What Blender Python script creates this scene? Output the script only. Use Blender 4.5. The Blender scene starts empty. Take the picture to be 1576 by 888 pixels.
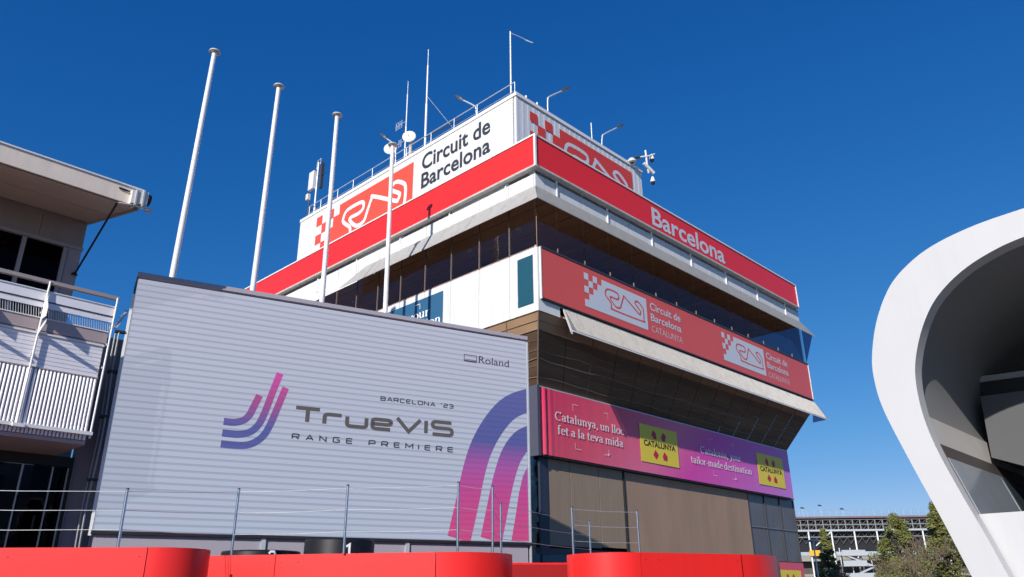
import bpy, math, random
from mathutils import Vector, Matrix
random.seed(7)
sc = bpy.context.scene
col = sc.collection
# ---------------------------------------------------------------- camera
CH = math.radians(43.9); PITCH = math.radians(21.895); ROLL = math.radians(-0.659)
fwh = Vector((math.cos(CH), math.sin(CH), 0)); rth = Vector((math.sin(CH), -math.cos(CH), 0)); Zv = Vector((0, 0, 1))
fw = fwh*math.cos(PITCH) + Zv*math.sin(PITCH)
up0 = -fwh*math.sin(PITCH) + Zv*math.cos(PITCH)
rt = rth*math.cos(ROLL) + up0*math.sin(ROLL)
up = -rth*math.sin(ROLL) + up0*math.cos(ROLL)
cd = bpy.data.cameras.new('camera'); cam = bpy.data.objects.new('camera', cd); col.objects.link(cam)
m = Matrix.Identity(4)
for i in range(3):
    m[i][0] = rt[i]; m[i][1] = up[i]; m[i][2] = -fw[i]
m.translation = Vector((-23.84, -21.34, 1.6))
cam.matrix_world = m
cd.sensor_width = 36; cd.lens = 1197.24/1576*36; cd.clip_end = 5000; cd.clip_start = 0.1
sc.camera = cam
# ---------------------------------------------------------------- sky, sun, exposure
w = bpy.data.worlds.new('World'); sc.world = w; w.use_nodes = True
nt = w.node_tree; bg = nt.nodes['Background']
sky = nt.nodes.new('ShaderNodeTexSky'); sky.sky_type = 'NISHITA'; sky.sun_disc = False
sundir = Vector((6.9, 2.2, -3.75)).normalized()
sky.sun_elevation = math.radians(27.4); sky.sun_rotation = math.atan2(-6.9, -2.2)
sky.altitude = 300; sky.air_density = 0.9; sky.dust_density = 0.3; sky.ozone_density = 4.5
# deep polarised blue: the same curve on the whole sky
K_ = 0.085
sep = nt.nodes.new('ShaderNodeSeparateColor'); nt.links.new(sky.outputs[0], sep.inputs[0])
cmb = nt.nodes.new('ShaderNodeCombineColor')
for i_, (ref, tgt, ex) in enumerate(((.347, .275, 1.85), (.591, .515, .95), (.863, .87, .62))):
    d_ = nt.nodes.new('ShaderNodeMath'); d_.operation = 'MULTIPLY'; d_.inputs[1].default_value = .0943/ref; nt.links.new(sep.outputs[i_], d_.inputs[0])
    c_ = nt.nodes.new('ShaderNodeMath'); c_.operation = 'MINIMUM'; c_.inputs[1].default_value = 1.1; nt.links.new(d_.outputs[0], c_.inputs[0])
    e_ = nt.nodes.new('ShaderNodeMath'); e_.operation = 'POWER'; e_.inputs[1].default_value = ex; nt.links.new(c_.outputs[0], e_.inputs[0])
    f_ = nt.nodes.new('ShaderNodeMath'); f_.operation = 'MULTIPLY'; f_.inputs[1].default_value = tgt/.0943; nt.links.new(e_.outputs[0], f_.inputs[0])
    nt.links.new(f_.outputs[0], cmb.inputs[i_])
nt.links.new(cmb.outputs[0], bg.inputs[0]); bg.inputs[1].default_value = K_
sl = bpy.data.lights.new('sun', 'SUN'); sl.energy = 5.0; sl.angle = math.radians(0.5); sl.color = (1, .955, .89)
so = bpy.data.objects.new('sun', sl); col.objects.link(so); so.location = (-30, -20, 40)
so.rotation_euler = sundir.to_track_quat('-Z', 'Y').to_euler()
sc.view_settings.view_transform = 'Standard'; sc.view_settings.look = 'None'
sc.view_settings.exposure = 0.07; sc.view_settings.gamma = 1
sc.render.resolution_x = 1024; sc.render.resolution_y = 577
sc.cycles.max_bounces = 8; sc.cycles.transparent_max_bounces = 16
# ---------------------------------------------------------------- materials
def srgb(r, g, b):
    f = lambda c: (c/255/12.92) if c <= 10 else ((c/255+.055)/1.055)**2.4
    return (f(r), f(g), f(b))
def mat(name, c, rough=.6, metal=0, spec=.4, var=.06, scale=3, bump=0, bscale=20, stretch=(1, 1, 1), dirt=0, coat=0):
    M = bpy.data.materials.new(name); M.use_nodes = True
    n = M.node_tree; b = n.nodes['Principled BSDF']
    b.inputs['Roughness'].default_value = rough; b.inputs['Metallic'].default_value = metal
    b.inputs['Specular IOR Level'].default_value = spec; b.inputs['Coat Weight'].default_value = coat
    g = n.nodes.new('ShaderNodeNewGeometry')
    mp = n.nodes.new('ShaderNodeMapping'); mp.inputs['Scale'].default_value = stretch
    n.links.new(g.outputs['Position'], mp.inputs[0])
    no = n.nodes.new('ShaderNodeTexNoise'); no.inputs['Scale'].default_value = scale; no.inputs['Detail'].default_value = 6
    n.links.new(mp.outputs[0], no.inputs[0])
    mx = n.nodes.new('ShaderNodeMix'); mx.data_type = 'RGBA'
    mx.inputs[6].default_value = tuple(max(0, x*(1-var)) for x in c)+(1,)
    mx.inputs[7].default_value = tuple(min(1, x*(1+var)) for x in c)+(1,)
    n.links.new(no.outputs[0], mx.inputs[0])
    out = mx.outputs[2]
    if dirt:
        mp2 = n.nodes.new('ShaderNodeMapping'); mp2.inputs['Scale'].default_value = (2.2, 2.2, .22)
        n.links.new(g.outputs['Position'], mp2.inputs[0])
        n2 = n.nodes.new('ShaderNodeTexNoise'); n2.inputs['Scale'].default_value = 1.6; n2.inputs['Detail'].default_value = 9
        n2.inputs['Roughness'].default_value = .7
        n.links.new(mp2.outputs[0], n2.inputs[0])
        rp = n.nodes.new('ShaderNodeMapRange'); rp.inputs[1].default_value = .48; rp.inputs[2].default_value = .74
        rp.inputs[3].default_value = 0; rp.inputs[4].default_value = dirt
        n.links.new(n2.outputs[0], rp.inputs[0])
        m2 = n.nodes.new('ShaderNodeMix'); m2.data_type = 'RGBA'; m2.inputs[7].default_value = (c[0]*.45, c[1]*.38, c[2]*.3, 1)
        n.links.new(rp.outputs[0], m2.inputs[0]); n.links.new(out, m2.inputs[6]); out = m2.outputs[2]
    n.links.new(out, b.inputs['Base Color'])
    if bump:
        n3 = n.nodes.new('ShaderNodeTexNoise'); n3.inputs['Scale'].default_value = bscale; n3.inputs['Detail'].default_value = 4
        n.links.new(mp.outputs[0], n3.inputs[0])
        bp = n.nodes.new('ShaderNodeBump'); bp.inputs['Strength'].default_value = bump; bp.inputs['Distance'].default_value = .05
        n.links.new(n3.outputs[0], bp.inputs['Height']); n.links.new(bp.outputs[0], b.inputs['Normal'])
    return M
def glass(name, tint, reflect=.0, wave=.02, rough=.01, k=.3, ws=.9, st=(1, 1, 1)):
    M = bpy.data.materials.new(name); M.use_nodes = True
    n = M.node_tree; n.nodes.clear()
    o = n.nodes.new('ShaderNodeOutputMaterial'); t = n.nodes.new('ShaderNodeBsdfTransparent'); t.inputs[0].default_value = tint+(1,)
    g = n.nodes.new('ShaderNodeBsdfGlossy'); g.inputs[0].default_value = (.9, .9, .95, 1); g.inputs['Roughness'].default_value = rough
    f = n.nodes.new('ShaderNodeFresnel'); f.inputs[0].default_value = 1.45
    mm = n.nodes.new('ShaderNodeMath'); mm.operation = 'MULTIPLY_ADD'; mm.inputs[1].default_value = k; mm.inputs[2].default_value = reflect
    mm.use_clamp = True
    n.links.new(f.outputs[0], mm.inputs[0])
    x = n.nodes.new('ShaderNodeMixShader'); n.links.new(mm.outputs[0], x.inputs[0]); n.links.new(t.outputs[0], x.inputs[1]); n.links.new(g.outputs[0], x.inputs[2])
    no = n.nodes.new('ShaderNodeTexNoise'); no.inputs['Scale'].default_value = ws; ge = n.nodes.new('ShaderNodeNewGeometry')
    mp = n.nodes.new('ShaderNodeMapping'); mp.inputs['Scale'].default_value = st
    n.links.new(ge.outputs['Position'], mp.inputs[0]); n.links.new(mp.outputs[0], no.inputs[0])
    bp = n.nodes.new('ShaderNodeBump'); bp.inputs['Strength'].default_value = 1; bp.inputs['Distance'].default_value = wave
    n.links.new(no.outputs[0], bp.inputs['Height']); n.links.new(bp.outputs[0], g.inputs['Normal']); n.links.new(bp.outputs[0], f.inputs['Normal'])
    n.links.new(x.outputs[0], o.inputs[0])
    return M
def ramp_mat(name, axis, lo, hi, stops, rough=.5, emit=0, lines=0, spec=.3, base=1):
    """colour gradient printed along an axis; lines = LED row pitch"""
    M = bpy.data.materials.new(name); M.use_nodes = True
    n = M.node_tree; b = n.nodes['Principled BSDF']; b.inputs['Roughness'].default_value = rough
    b.inputs['Specular IOR Level'].default_value = spec
    g = n.nodes.new('ShaderNodeNewGeometry'); s = n.nodes.new('ShaderNodeSeparateXYZ'); n.links.new(g.outputs['Position'], s.inputs[0])
    mr = n.nodes.new('ShaderNodeMapRange'); mr.inputs[1].default_value = lo; mr.inputs[2].default_value = hi
    if isinstance(axis, tuple):
        d = n.nodes.new('ShaderNodeVectorMath'); d.operation = 'DOT_PRODUCT'; d.inputs[1].default_value = axis
        n.links.new(g.outputs['Position'], d.inputs[0]); n.links.new(d.outputs['Value'], mr.inputs[0])
    else:
        n.links.new(s.outputs[axis], mr.inputs[0])
    r = n.nodes.new('ShaderNodeValToRGB'); n.links.new(mr.outputs[0], r.inputs[0])
    while len(r.color_ramp.elements) < len(stops): r.color_ramp.elements.new(.5)
    for e, (p, c) in zip(r.color_ramp.elements, stops): e.position = p; e.color = tuple(c)+(1,)
    out = r.outputs[0]
    if lines:
        mo = n.nodes.new('ShaderNodeMath'); mo.operation = 'PINGPONG'; mo.inputs[1].default_value = lines/2
        n.links.new(s.outputs[2], mo.inputs[0])
        m3 = n.nodes.new('ShaderNodeMapRange'); m3.inputs[1].default_value = 0; m3.inputs[2].default_value = lines*.22
        m3.inputs[3].default_value = .85; m3.inputs[4].default_value = 1
        n.links.new(mo.outputs[0], m3.inputs[0])
        vm = n.nodes.new('ShaderNodeVectorMath'); vm.operation = 'SCALE'; n.links.new(out, vm.inputs[0]); n.links.new(m3.outputs[0], vm.inputs['Scale'])
        out = vm.outputs[0]
    if base != 1:
        bs = n.nodes.new('ShaderNodeVectorMath'); bs.operation = 'SCALE'; bs.inputs['Scale'].default_value = base; n.links.new(out, bs.inputs[0]); n.links.new(bs.outputs[0], b.inputs['Base Color'])
    else: n.links.new(out, b.inputs['Base Color'])
    if emit:
        n.links.new(out, b.inputs['Emission Color']); b.inputs['Emission Strength'].default_value = emit
    return M
white = mat('white_cladding', (.72, .71, .69), .45, dirt=.38, var=.03)
white2 = mat('white_metal_paint', (.78, .77, .75), .35, var=.03)
greyed = mat('weathered_cladding', (.52, .50, .47), .55, dirt=.45, var=.08)
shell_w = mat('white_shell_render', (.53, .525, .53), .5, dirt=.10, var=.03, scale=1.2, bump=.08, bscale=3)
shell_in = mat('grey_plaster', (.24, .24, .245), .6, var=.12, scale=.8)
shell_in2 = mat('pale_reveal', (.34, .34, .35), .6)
red_band = mat('red_vinyl', (.86, .03, .028), .35, var=.03, scale=1)
red_mid = mat('coral_red_vinyl', (.74, .105, .085), .4, var=.05, scale=.7)
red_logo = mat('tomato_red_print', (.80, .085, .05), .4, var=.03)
red_logo_r = mat('tomato_red_print_shaded', (.68, .055, .035), .4, var=.03)  # darker copy of the logo red, toned for the shaded right side
red_wall = mat('red_composite_panel', (.80, .024, .022), .36, var=.06, scale=.9, coat=.1, bump=.05, bscale=1.3, dirt=.10)
white_print = mat('white_print', (.80, .80, .80), .5, var=.02)
pale_print = mat('pale_blue_grey_print', (.60, .63, .68), .5, var=.03)
dark_print = mat('charcoal_print', (.035, .04, .055), .5, var=.03)
black = mat('black_trim', (.02, .02, .022), .5)
dkgrey = mat('dark_grey_metal', (.05, .05, .06), .5)
navy = mat('dark_navy_metal', (.030, .036, .06), .45)
grey = mat('grey_metal', (.30, .30, .31), .45, metal=.3)
frame_grey = mat('grey_frame_metal', (.20, .20, .23), .45)
lav = mat('lavender_grey_panel', (.36, .33, .37), .5, var=.04, scale=.7)
beige = mat('beige_fascia_metal', (.80, .68, .57), .55, dirt=.25, var=.1, scale=2)
soff = mat('warm_soffit', (.58, .44, .34), .6, var=.1)
taupe = mat('taupe_wall_panel', (.30, .245, .21), .6, dirt=.2, var=.08)
taupe2 = mat('taupe_trim', (.36, .31, .30), .5)
mauve = mat('mauve_board', (.42, .335, .33), .55, var=.05)
offw = mat('off_white_sheet', (.86, .82, .84), .45, dirt=.10)
steel = mat('brushed_steel', (.55, .55, .57), .25, metal=1, var=.1, scale=8)
galv = mat('galvanised_steel', (.60, .61, .62), .45, metal=.4)
brown_ceiling = mat('brown_ceiling_board', (.80, .52, .30), .6, var=.3, scale=1.5, stretch=(1, .25, 1))
brown_dark = mat('dark_brown_interior', (.05, .032, .026), .8)
brown_sheet = mat('brown_shade_fabric', (.37, .245, .17), .75, var=.22, scale=.7, stretch=(1, 1, .3), bump=.25, bscale=1.4, dirt=.12)
brown_panel = mat('brown_mesh_panel', (.32, .235, .165), .7, var=.12, scale=2, stretch=(4, 4, .3), dirt=.15)
mullion_m = mat('brown_mullion', (.22, .17, .14), .5)
concrete = mat('concrete', (.30, .28, .25), .8, var=.2, bump=.3)
asphalt = mat('asphalt', (.055, .054, .052), .85, var=.15, scale=6, bump=.4, bscale=40)
paving = mat('concrete_paving', (.12, .115, .106), .8, var=.1, scale=2)
teal = mat('dark_teal_vinyl', (.018, .085, .125), .35, var=.05)
blue = mat('blue_vinyl', (.035, .115, .21), .35, var=.05)
yellow = mat('yellow_print', (.80, .62, .06), .5, var=.03)
crim = mat('crimson_print', (.55, .02, .04), .5)
blackp = mat('black_print', (.012, .012, .012), .5)
orange = mat('amber_board', (.80, .42, .03), .6)
bark = mat('bark', (.10, .075, .055), .9, bump=.4)
leaf_a = mat('pine_foliage', (.17, .175, .045), .7, var=.5, scale=1.2)
leaf_b = mat('dark_foliage', (.16, .16, .045), .7, var=.5, scale=1.2)
twig = mat('dry_twigs', (.20, .15, .10), .9, var=.3)
glass_b = glass('brown_tinted_glass', (.90, .82, .78), .0, .004, k=.06)
glass_d = glass('dark_tinted_glass', (.20, .18, .18), .0, .02, k=.16)
glass_c = glass('clear_glass', (.50, .44, .52), .0, .01, k=.2)
glass_i0 = glass('bronze_inclined_glass', (.60, .46, .36), .0, .22, .04, k=.36, ws=.5, st=(.25, .25, 2.2))
glass_i = mat('bronze_pane_painted_reflections', (.12, .072, .042), .14, spec=.6, var=.8, scale=1.1, stretch=(.2, .2, 2.0), bump=1.0, bscale=1.0)  # streaky base colour imitates wavy reflections in the glass
P_SCR = .1727
led = ramp_mat('led_face', 2, 3.3, 10.1, [(0, (.110, .125, .160)), (1, (.122, .127, .160))], .5, emit=3.2, base=.4)
led_g = ramp_mat('led_groove', 2, 3.3, 10.1, [(0, (.086, .098, .127)), (1, (.096, .10, .127))], .6, emit=3.2, base=.4)
led_txt = mat('led_dark_lettering', (.10, .09, .085), .6)
led_dark = mat('led_charcoal_mark', (.05, .05, .07), .6)
IND = (.060, .068, .20); MAG = (.33, .045, .17)
led_j = ramp_mat('led_indigo_to_magenta', 2, 5.7, 7.8, [(0, IND), (.25, IND), (.62, (.24, .05, .16)), (1, (.38, .05, .22))], .5, emit=.55, lines=P_SCR)
led_a = ramp_mat('led_magenta_to_indigo', 2, 3.4, 8.3, [(0, (.38, .05, .15)), (.28, MAG), (.45, (.24, .06, .22)), (.62, IND), (1, (.07, .078, .21))], .5, emit=.5, lines=P_SCR)
banner_m = ramp_mat('pink_banner_print', (1, 0, -1.2), 1.4-12.6, 25.4-9, [(0, (.70, .04, .11)), (.22, (.78, .10, .15)), (.42, (.80, .17, .30)), (.55, (.74, .065, .39)), (.75, (.66, .12, .48)), (1, (.58, .21, .62))], .38)
banner_l = ramp_mat('coral_banner_print', 0, 22, 25.7, [(0, (.75, .10, .12)), (1, (.72, .09, .16))], .4)

# ---------------------------------------------------------------- helpers
WL = {}
class Fr:
    """frame: x along a face, d out of the face, z up"""
    def __init__(s, O, X, N, Z=(0, 0, 1)): s.O = Vector(O); s.X = Vector(X); s.N = Vector(N); s.Z = Vector(Z)
    def p(s, x, d, z): return s.O + s.X*x + s.N*d + s.Z*z
def FR(v): return Fr((0, v, 0), (1, 0, 0), (0, -1, 0))
def FL(u): return Fr((u, 0, 0), (0, -1, 0), (-1, 0, 0))
W = Fr((0, 0, 0), (1, 0, 0), (0, 1, 0))
SA = math.radians(-16.83); P0 = (-4.8, -3.64, 0)
SX = Vector((math.cos(SA), math.sin(SA), 0)); SN = Vector((math.sin(SA), -math.cos(SA), 0))
FS = Fr(P0, SX, SN)
class MB:
    def __init__(s): s.v = []; s.f = []; s.sm = []
    def add(s, vs, fs, smooth=False):
        b = len(s.v); s.v += [Vector(x) for x in vs]
        for f in fs: s.f.append([b+i for i in f]); s.sm.append(smooth)
        return s
    def hexa(s, P):
        return s.add(P, [(0, 3, 2, 1), (4, 5, 6, 7), (0, 1, 5, 4), (1, 2, 6, 5), (2, 3, 7, 6), (3, 0, 4, 7)])
    def box(s, fr, x0, x1, d0, d1, z0, z1):
        q = fr.p
        return s.hexa([q(x0, d0, z0), q(x1, d0, z0), q(x1, d1, z0), q(x0, d1, z0), q(x0, d0, z1), q(x1, d0, z1), q(x1, d1, z1), q(x0, d1, z1)])
    def quad(s, *P): return s.add(P, [tuple(range(len(P)))])
    def slab(s, P, t):
        """thick polygon: outline P pushed by vector t"""
        n = len(P); P = [Vector(p) for p in P]; t = Vector(t)
        return s.add(P+[p+t for p in P], [tuple(range(n))[::-1], tuple(range(n, 2*n))]+[(i, (i+1) % n, n+(i+1) % n, n+i) for i in range(n)])
    def tube(s, pts, r, n=10, r2=None, cap=True):
        pts = [Vector(p) for p in pts]; rings = []
        for i, p in enumerate(pts):
            d = (pts[min(i+1, len(pts)-1)]-pts[max(i-1, 0)]).normalized()
            a = d.cross(Vector((0, 0, 1)) if abs(d.z) < .95 else Vector((1, 0, 0))).normalized(); b = d.cross(a)
            rr = r if r2 is None else r+(r2-r)*i/(len(pts)-1)
            rings.append([p+a*rr*math.cos(2*math.pi*k/n)+b*rr*math.sin(2*math.pi*k/n) for k in range(n)])
        fs = []
        for i in range(len(pts)-1):
            for k in range(n): fs.append((i*n+k, i*n+(k+1) % n, (i+1)*n+(k+1) % n, (i+1)*n+k))
        s.add([q for R_ in rings for q in R_], fs, True)
        if cap:
            s.add(rings[0], [tuple(range(n))]); s.add(rings[-1], [tuple(range(n))[::-1]])
        return s
    def lathe(s, c, prof, n=24, axis='z', fr=None):
        c = Vector(c); vs = []; fs = []
        ax = Vector((0, 0, 1)) if axis == 'z' else Vector(axis).normalized()
        a = ax.orthogonal().normalized(); b = ax.cross(a)
        for r, h in prof:
            for k in range(n):
                t = 2*math.pi*k/n; vs.append(c+ax*h+(a*math.cos(t)+b*math.sin(t))*r)
        for i in range(len(prof)-1):
            for k in range(n): fs.append((i*n+k, i*n+(k+1) % n, (i+1)*n+(k+1) % n, (i+1)*n+k))
        return s.add(vs, fs, n > 8)
    def ribbon(s, fr, pts, wx, wy=None, off=.012, closed=False, t=.004):
        wy = wx if wy is None else wy
        P = [Vector((x, z)) for x, z in pts]; n = len(P); Lp = []; Rp = []
        for i in range(n):
            if closed: a, b = P[(i-1) % n], P[(i+1) % n]
            else: a, b = P[max(i-1, 0)], P[min(i+1, n-1)]
            d1 = (P[i]-a); d2 = (b-P[i])
            d1 = d1.normalized() if d1.length > 1e-9 else d2.normalized(); d2 = d2.normalized() if d2.length > 1e-9 else d1
            n1 = Vector((-d1.y, d1.x)); n2 = Vector((-d2.y, d2.x)); nn = (n1+n2)
            nn = nn.normalized() if nn.length > .1 else n1
            k = 1/max(.45, nn.dot(n1))
            o = Vector((nn.x*wx/2*k, nn.y*wy/2*k)); Lp.append(P[i]+o); Rp.append(P[i]-o)
        base = len(s.v); vs = []
        for q in Lp+Rp: vs.append(fr.p(q.x, off, q.y))
        fs = []
        m_ = n if closed else n-1
        for i in range(m_):
            j = (i+1) % n; fs.append((i, j, n+j, n+i))
        return s.add(vs, fs)
    def poly(s, fr, pts, off=.01): return s.add([fr.p(x, off, z) for x, z in pts], [tuple(range(len(pts)))])
    def build(s, name, material, parent=None, kind=None, label=None, **props):
        lo = Vector((min(v.x for v in s.v), min(v.y for v in s.v), min(v.z for v in s.v)))
        hi = Vector((max(v.x for v in s.v), max(v.y for v in s.v), max(v.z for v in s.v)))
        c = (lo+hi)/2
        if parent is None: c.z = lo.z
        me = bpy.data.meshes.new(name); me.from_pydata([tuple(v-c) for v in s.v], [], s.f); me.update()
        me.polygons.foreach_set('use_smooth', s.sm)
        me.materials.append(material)
        return link(name, me, c, parent, kind, label, **props)
def link(name, data, c, parent=None, kind=None, label=None, cat=None, group=None):
    o = bpy.data.objects.new(name, data); col.objects.link(o)
    c = Vector(c); WL[o.name] = c.copy()
    if parent: o.parent = parent; o.location = c-WL[parent.name]
    else: o.location = c
    if kind: o['kind'] = kind
    if label: o['label'] = label
    if cat: o['category'] = cat
    if group: o['group'] = group
    return o
def thing(name, label, cat, loc, group=None): return link(name, None, loc, None, None, label, cat, group)
def clone(o, delta, parent=None, name=None):
    c = o.copy(); col.objects.link(c)
    WL[c.name] = WL[o.name]+Vector(delta)
    if parent or c.parent:
        p = parent or c.parent; c.parent = p; c.location = WL[c.name]-WL[p.name]
    else: c.location = WL[c.name]
    return c
def row(o, deltas, parent=None): return [clone(o, d, parent) for d in deltas]
def catmull(P, k=6, closed=False):
    out = []; n = len(P)
    for i in range(n if closed else n-1):
        g = lambda j: Vector(P[j % n]) if closed else Vector(P[min(max(j, 0), n-1)])
        a, b, c, d = g(i-1), g(i), g(i+1), g(i+2)
        for q in range(k):
            t = q/k
            out.append(.5*((2*b)+(c-a)*t+(2*a-5*b+4*c-d)*t*t+(3*b-a-3*c+d)*t**3))
    if not closed: out.append(Vector(P[-1]))
    return out
def text(body, fr, x0, x1, z0, z1, material, parent, bold=.012, off=.014, label=None):
    """words in the default face, fitted to the box x0..x1, z0..z1 of the frame"""
    cu = bpy.data.curves.new('lettering', 'FONT'); cu.body = body; cu.size = 1; cu.offset = bold; cu.resolution_u = 4; cu.fill_mode = 'FRONT'
    ob = bpy.data.objects.new('lettering', cu); col.objects.link(ob)
    dg = bpy.context.evaluated_depsgraph_get(); me0 = ob.evaluated_get(dg).to_mesh()
    vs = [v.co.copy() for v in me0.vertices]; fs = [tuple(p.vertices) for p in me0.polygons]
    ob.evaluated_get(dg).to_mesh_clear(); bpy.data.objects.remove(ob); bpy.data.curves.remove(cu)
    a, b = min(v.x for v in vs), max(v.x for v in vs); c, d = min(v.y for v in vs), max(v.y for v in vs)
    comp = list(range(len(vs)))
    def find(i):
        while comp[i] != i: comp[i] = comp[comp[i]]; i = comp[i]
        return i
    for f in fs:
        for i in f[1:]: comp[find(i)] = find(f[0])
    isl = {}
    for f in fs: isl.setdefault(find(f[0]), []).append(f)
    L_ = sorted(([min(vs[i].x for f in F for i in f), max(vs[i].x for f in F for i in f), F] for F in isl.values()), key=lambda t: t[0])
    G_ = []
    for t in L_:
        if G_ and t[0] < G_[-1][1]-.4*(t[1]-t[0]): G_[-1][1] = max(G_[-1][1], t[1]); G_[-1][2] += t[2]
        else: G_.append(t)
    for _, _, F in G_:
        ids = sorted({i for f in F for i in f}); mp = {i: k for k, i in enumerate(ids)}
        mb = MB(); mb.add([fr.p(x0+(vs[i].x-a)/(b-a)*(x1-x0), off, z0+(vs[i].y-c)/(d-c)*(z1-z0)) for i in ids], [[mp[i] for i in f] for f in F])
        mb.build('letter', material, parent)
def arc(cx, cy, rx, ry, a0, a1, n=8):
    return [(cx+rx*math.cos(math.radians(a0+(a1-a0)*i/n)), cy+ry*math.sin(math.radians(a0+(a1-a0)*i/n))) for i in range(n+1)]
# wide rounded techno capitals, unit cell 1 x 1
def rnd(pts, r=.18, n=3):
    out = [pts[0]]
    for i in range(1, len(pts)-1):
        p = Vector(pts[i]); a = (Vector(pts[i-1])-p); b = (Vector(pts[i+1])-p)
        ra = min(r, a.length/2); rb = min(r, b.length/2); A_ = p+a.normalized()*ra; B_ = p+b.normalized()*rb
        for k in range(n+1):
            t = k/n; q = A_*(1-t)**2+p*2*t*(1-t)+B_*t*t; out.append((q.x, q.y))
    out.append(pts[-1]); return out
TG = {
 'T': (1, [[(0, 1), (1, 1)], [(.5, 1), (.5, 0)]]), 'r': (.75, [rnd([(0, 0), (0, .72), (.72, .72)])]),
 'u': (.9, [rnd([(0, .72), (0, 0), (.85, 0), (.85, .72)])]), 'e': (.9, [rnd([(.82, 0), (0, 0), (0, .72), (.85, .72), (.85, .36), (0, .36)])]),
 'V': (1.15, [[(0, 1), (.55, 0), (1.1, 1)]]), 'I': (.1, [[(0, 0), (0, 1)]]),
 'S': (1, [rnd([(.92, 1), (0, 1), (0, .52), (.95, .52), (.95, 0), (0, 0)])]),
 'B': (1, [rnd([(0, .5), (.85, .5), (.85, 1), (0, 1), (0, .98)]), rnd([(0, .02), (0, 0), (.92, 0), (.92, .5), (.7, .5)]), [(0, 0), (0, 1)]]),
 'A': (1, [[(0, 0), (.5, 1), (1, 0)], [(.2, .3), (.8, .3)]]), 'R': (1, [rnd([(0, 0), (0, 1), (.9, 1), (.9, .42), (0, .42)], .15), [(.5, .42), (.92, 0)]]),
 'C': (.95, [rnd([(.9, 1), (0, 1), (0, 0), (.9, 0)])]), 'E': (.9, [rnd([(.85, 1), (0, 1), (0, 0), (.85, 0)]), [(0, .5), (.8, .5)]]),
 'L': (.9, [rnd([(0, 1), (0, 0), (.85, 0)], .1)]), 'O': (1, [rnd([(.45, 1), (0, 1), (0, 0), (.95, 0), (.95, 1), (.45, 1)])]),
 'N': (1, [[(0, 0), (0, 1), (.9, 0), (.9, 1)]]), 'G': (1, [rnd([(.9, 1), (0, 1), (0, 0), (.9, 0), (.9, .5), (.5, .5)])]),
 'P': (1, [rnd([(0, 0), (0, 1), (.9, 1), (.9, .4), (0, .4)], .15)]), 'M': (1.1, [[(0, 0), (0, 1), (.55, .3), (1.1, 1), (1.1, 0)]]),
 "'": (.25, [[(.12, 1.12), (.06, .72)]]), '2': (.9, [rnd([(0, 1), (.85, 1), (.85, .52), (0, .48), (0, 0), (.88, 0)])]),
 '3': (.9, [rnd([(0, 1), (.85, 1), (.85, .5), (.2, .5)]), rnd([(.6, .5), (.85, .5), (.85, 0), (0, 0)])]), ' ': (.6, [])}
def techno(body, fr, x0, x1, z0, z1, wt, gap, material, parent, off=.012):
    tot = sum(TG[c][0] for c in body)+gap*(len(body)-1); sx = (x1-x0-wt)/tot; sz = z1-z0-wt
    mb = MB(); x = 0; k = 0
    for c in body:
        wd, strokes = TG[c]
        for st in strokes:
            mb.ribbon(fr, [(x0+wt/2+(x+a)*sx, z0+wt/2+b*sz) for a, b in st], wt, wt*.92, off+k*.0006); k = (k+1) % 4
        x += wd+gap
        if strokes: mb.build('letter', material, parent)
        mb = MB()
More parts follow.
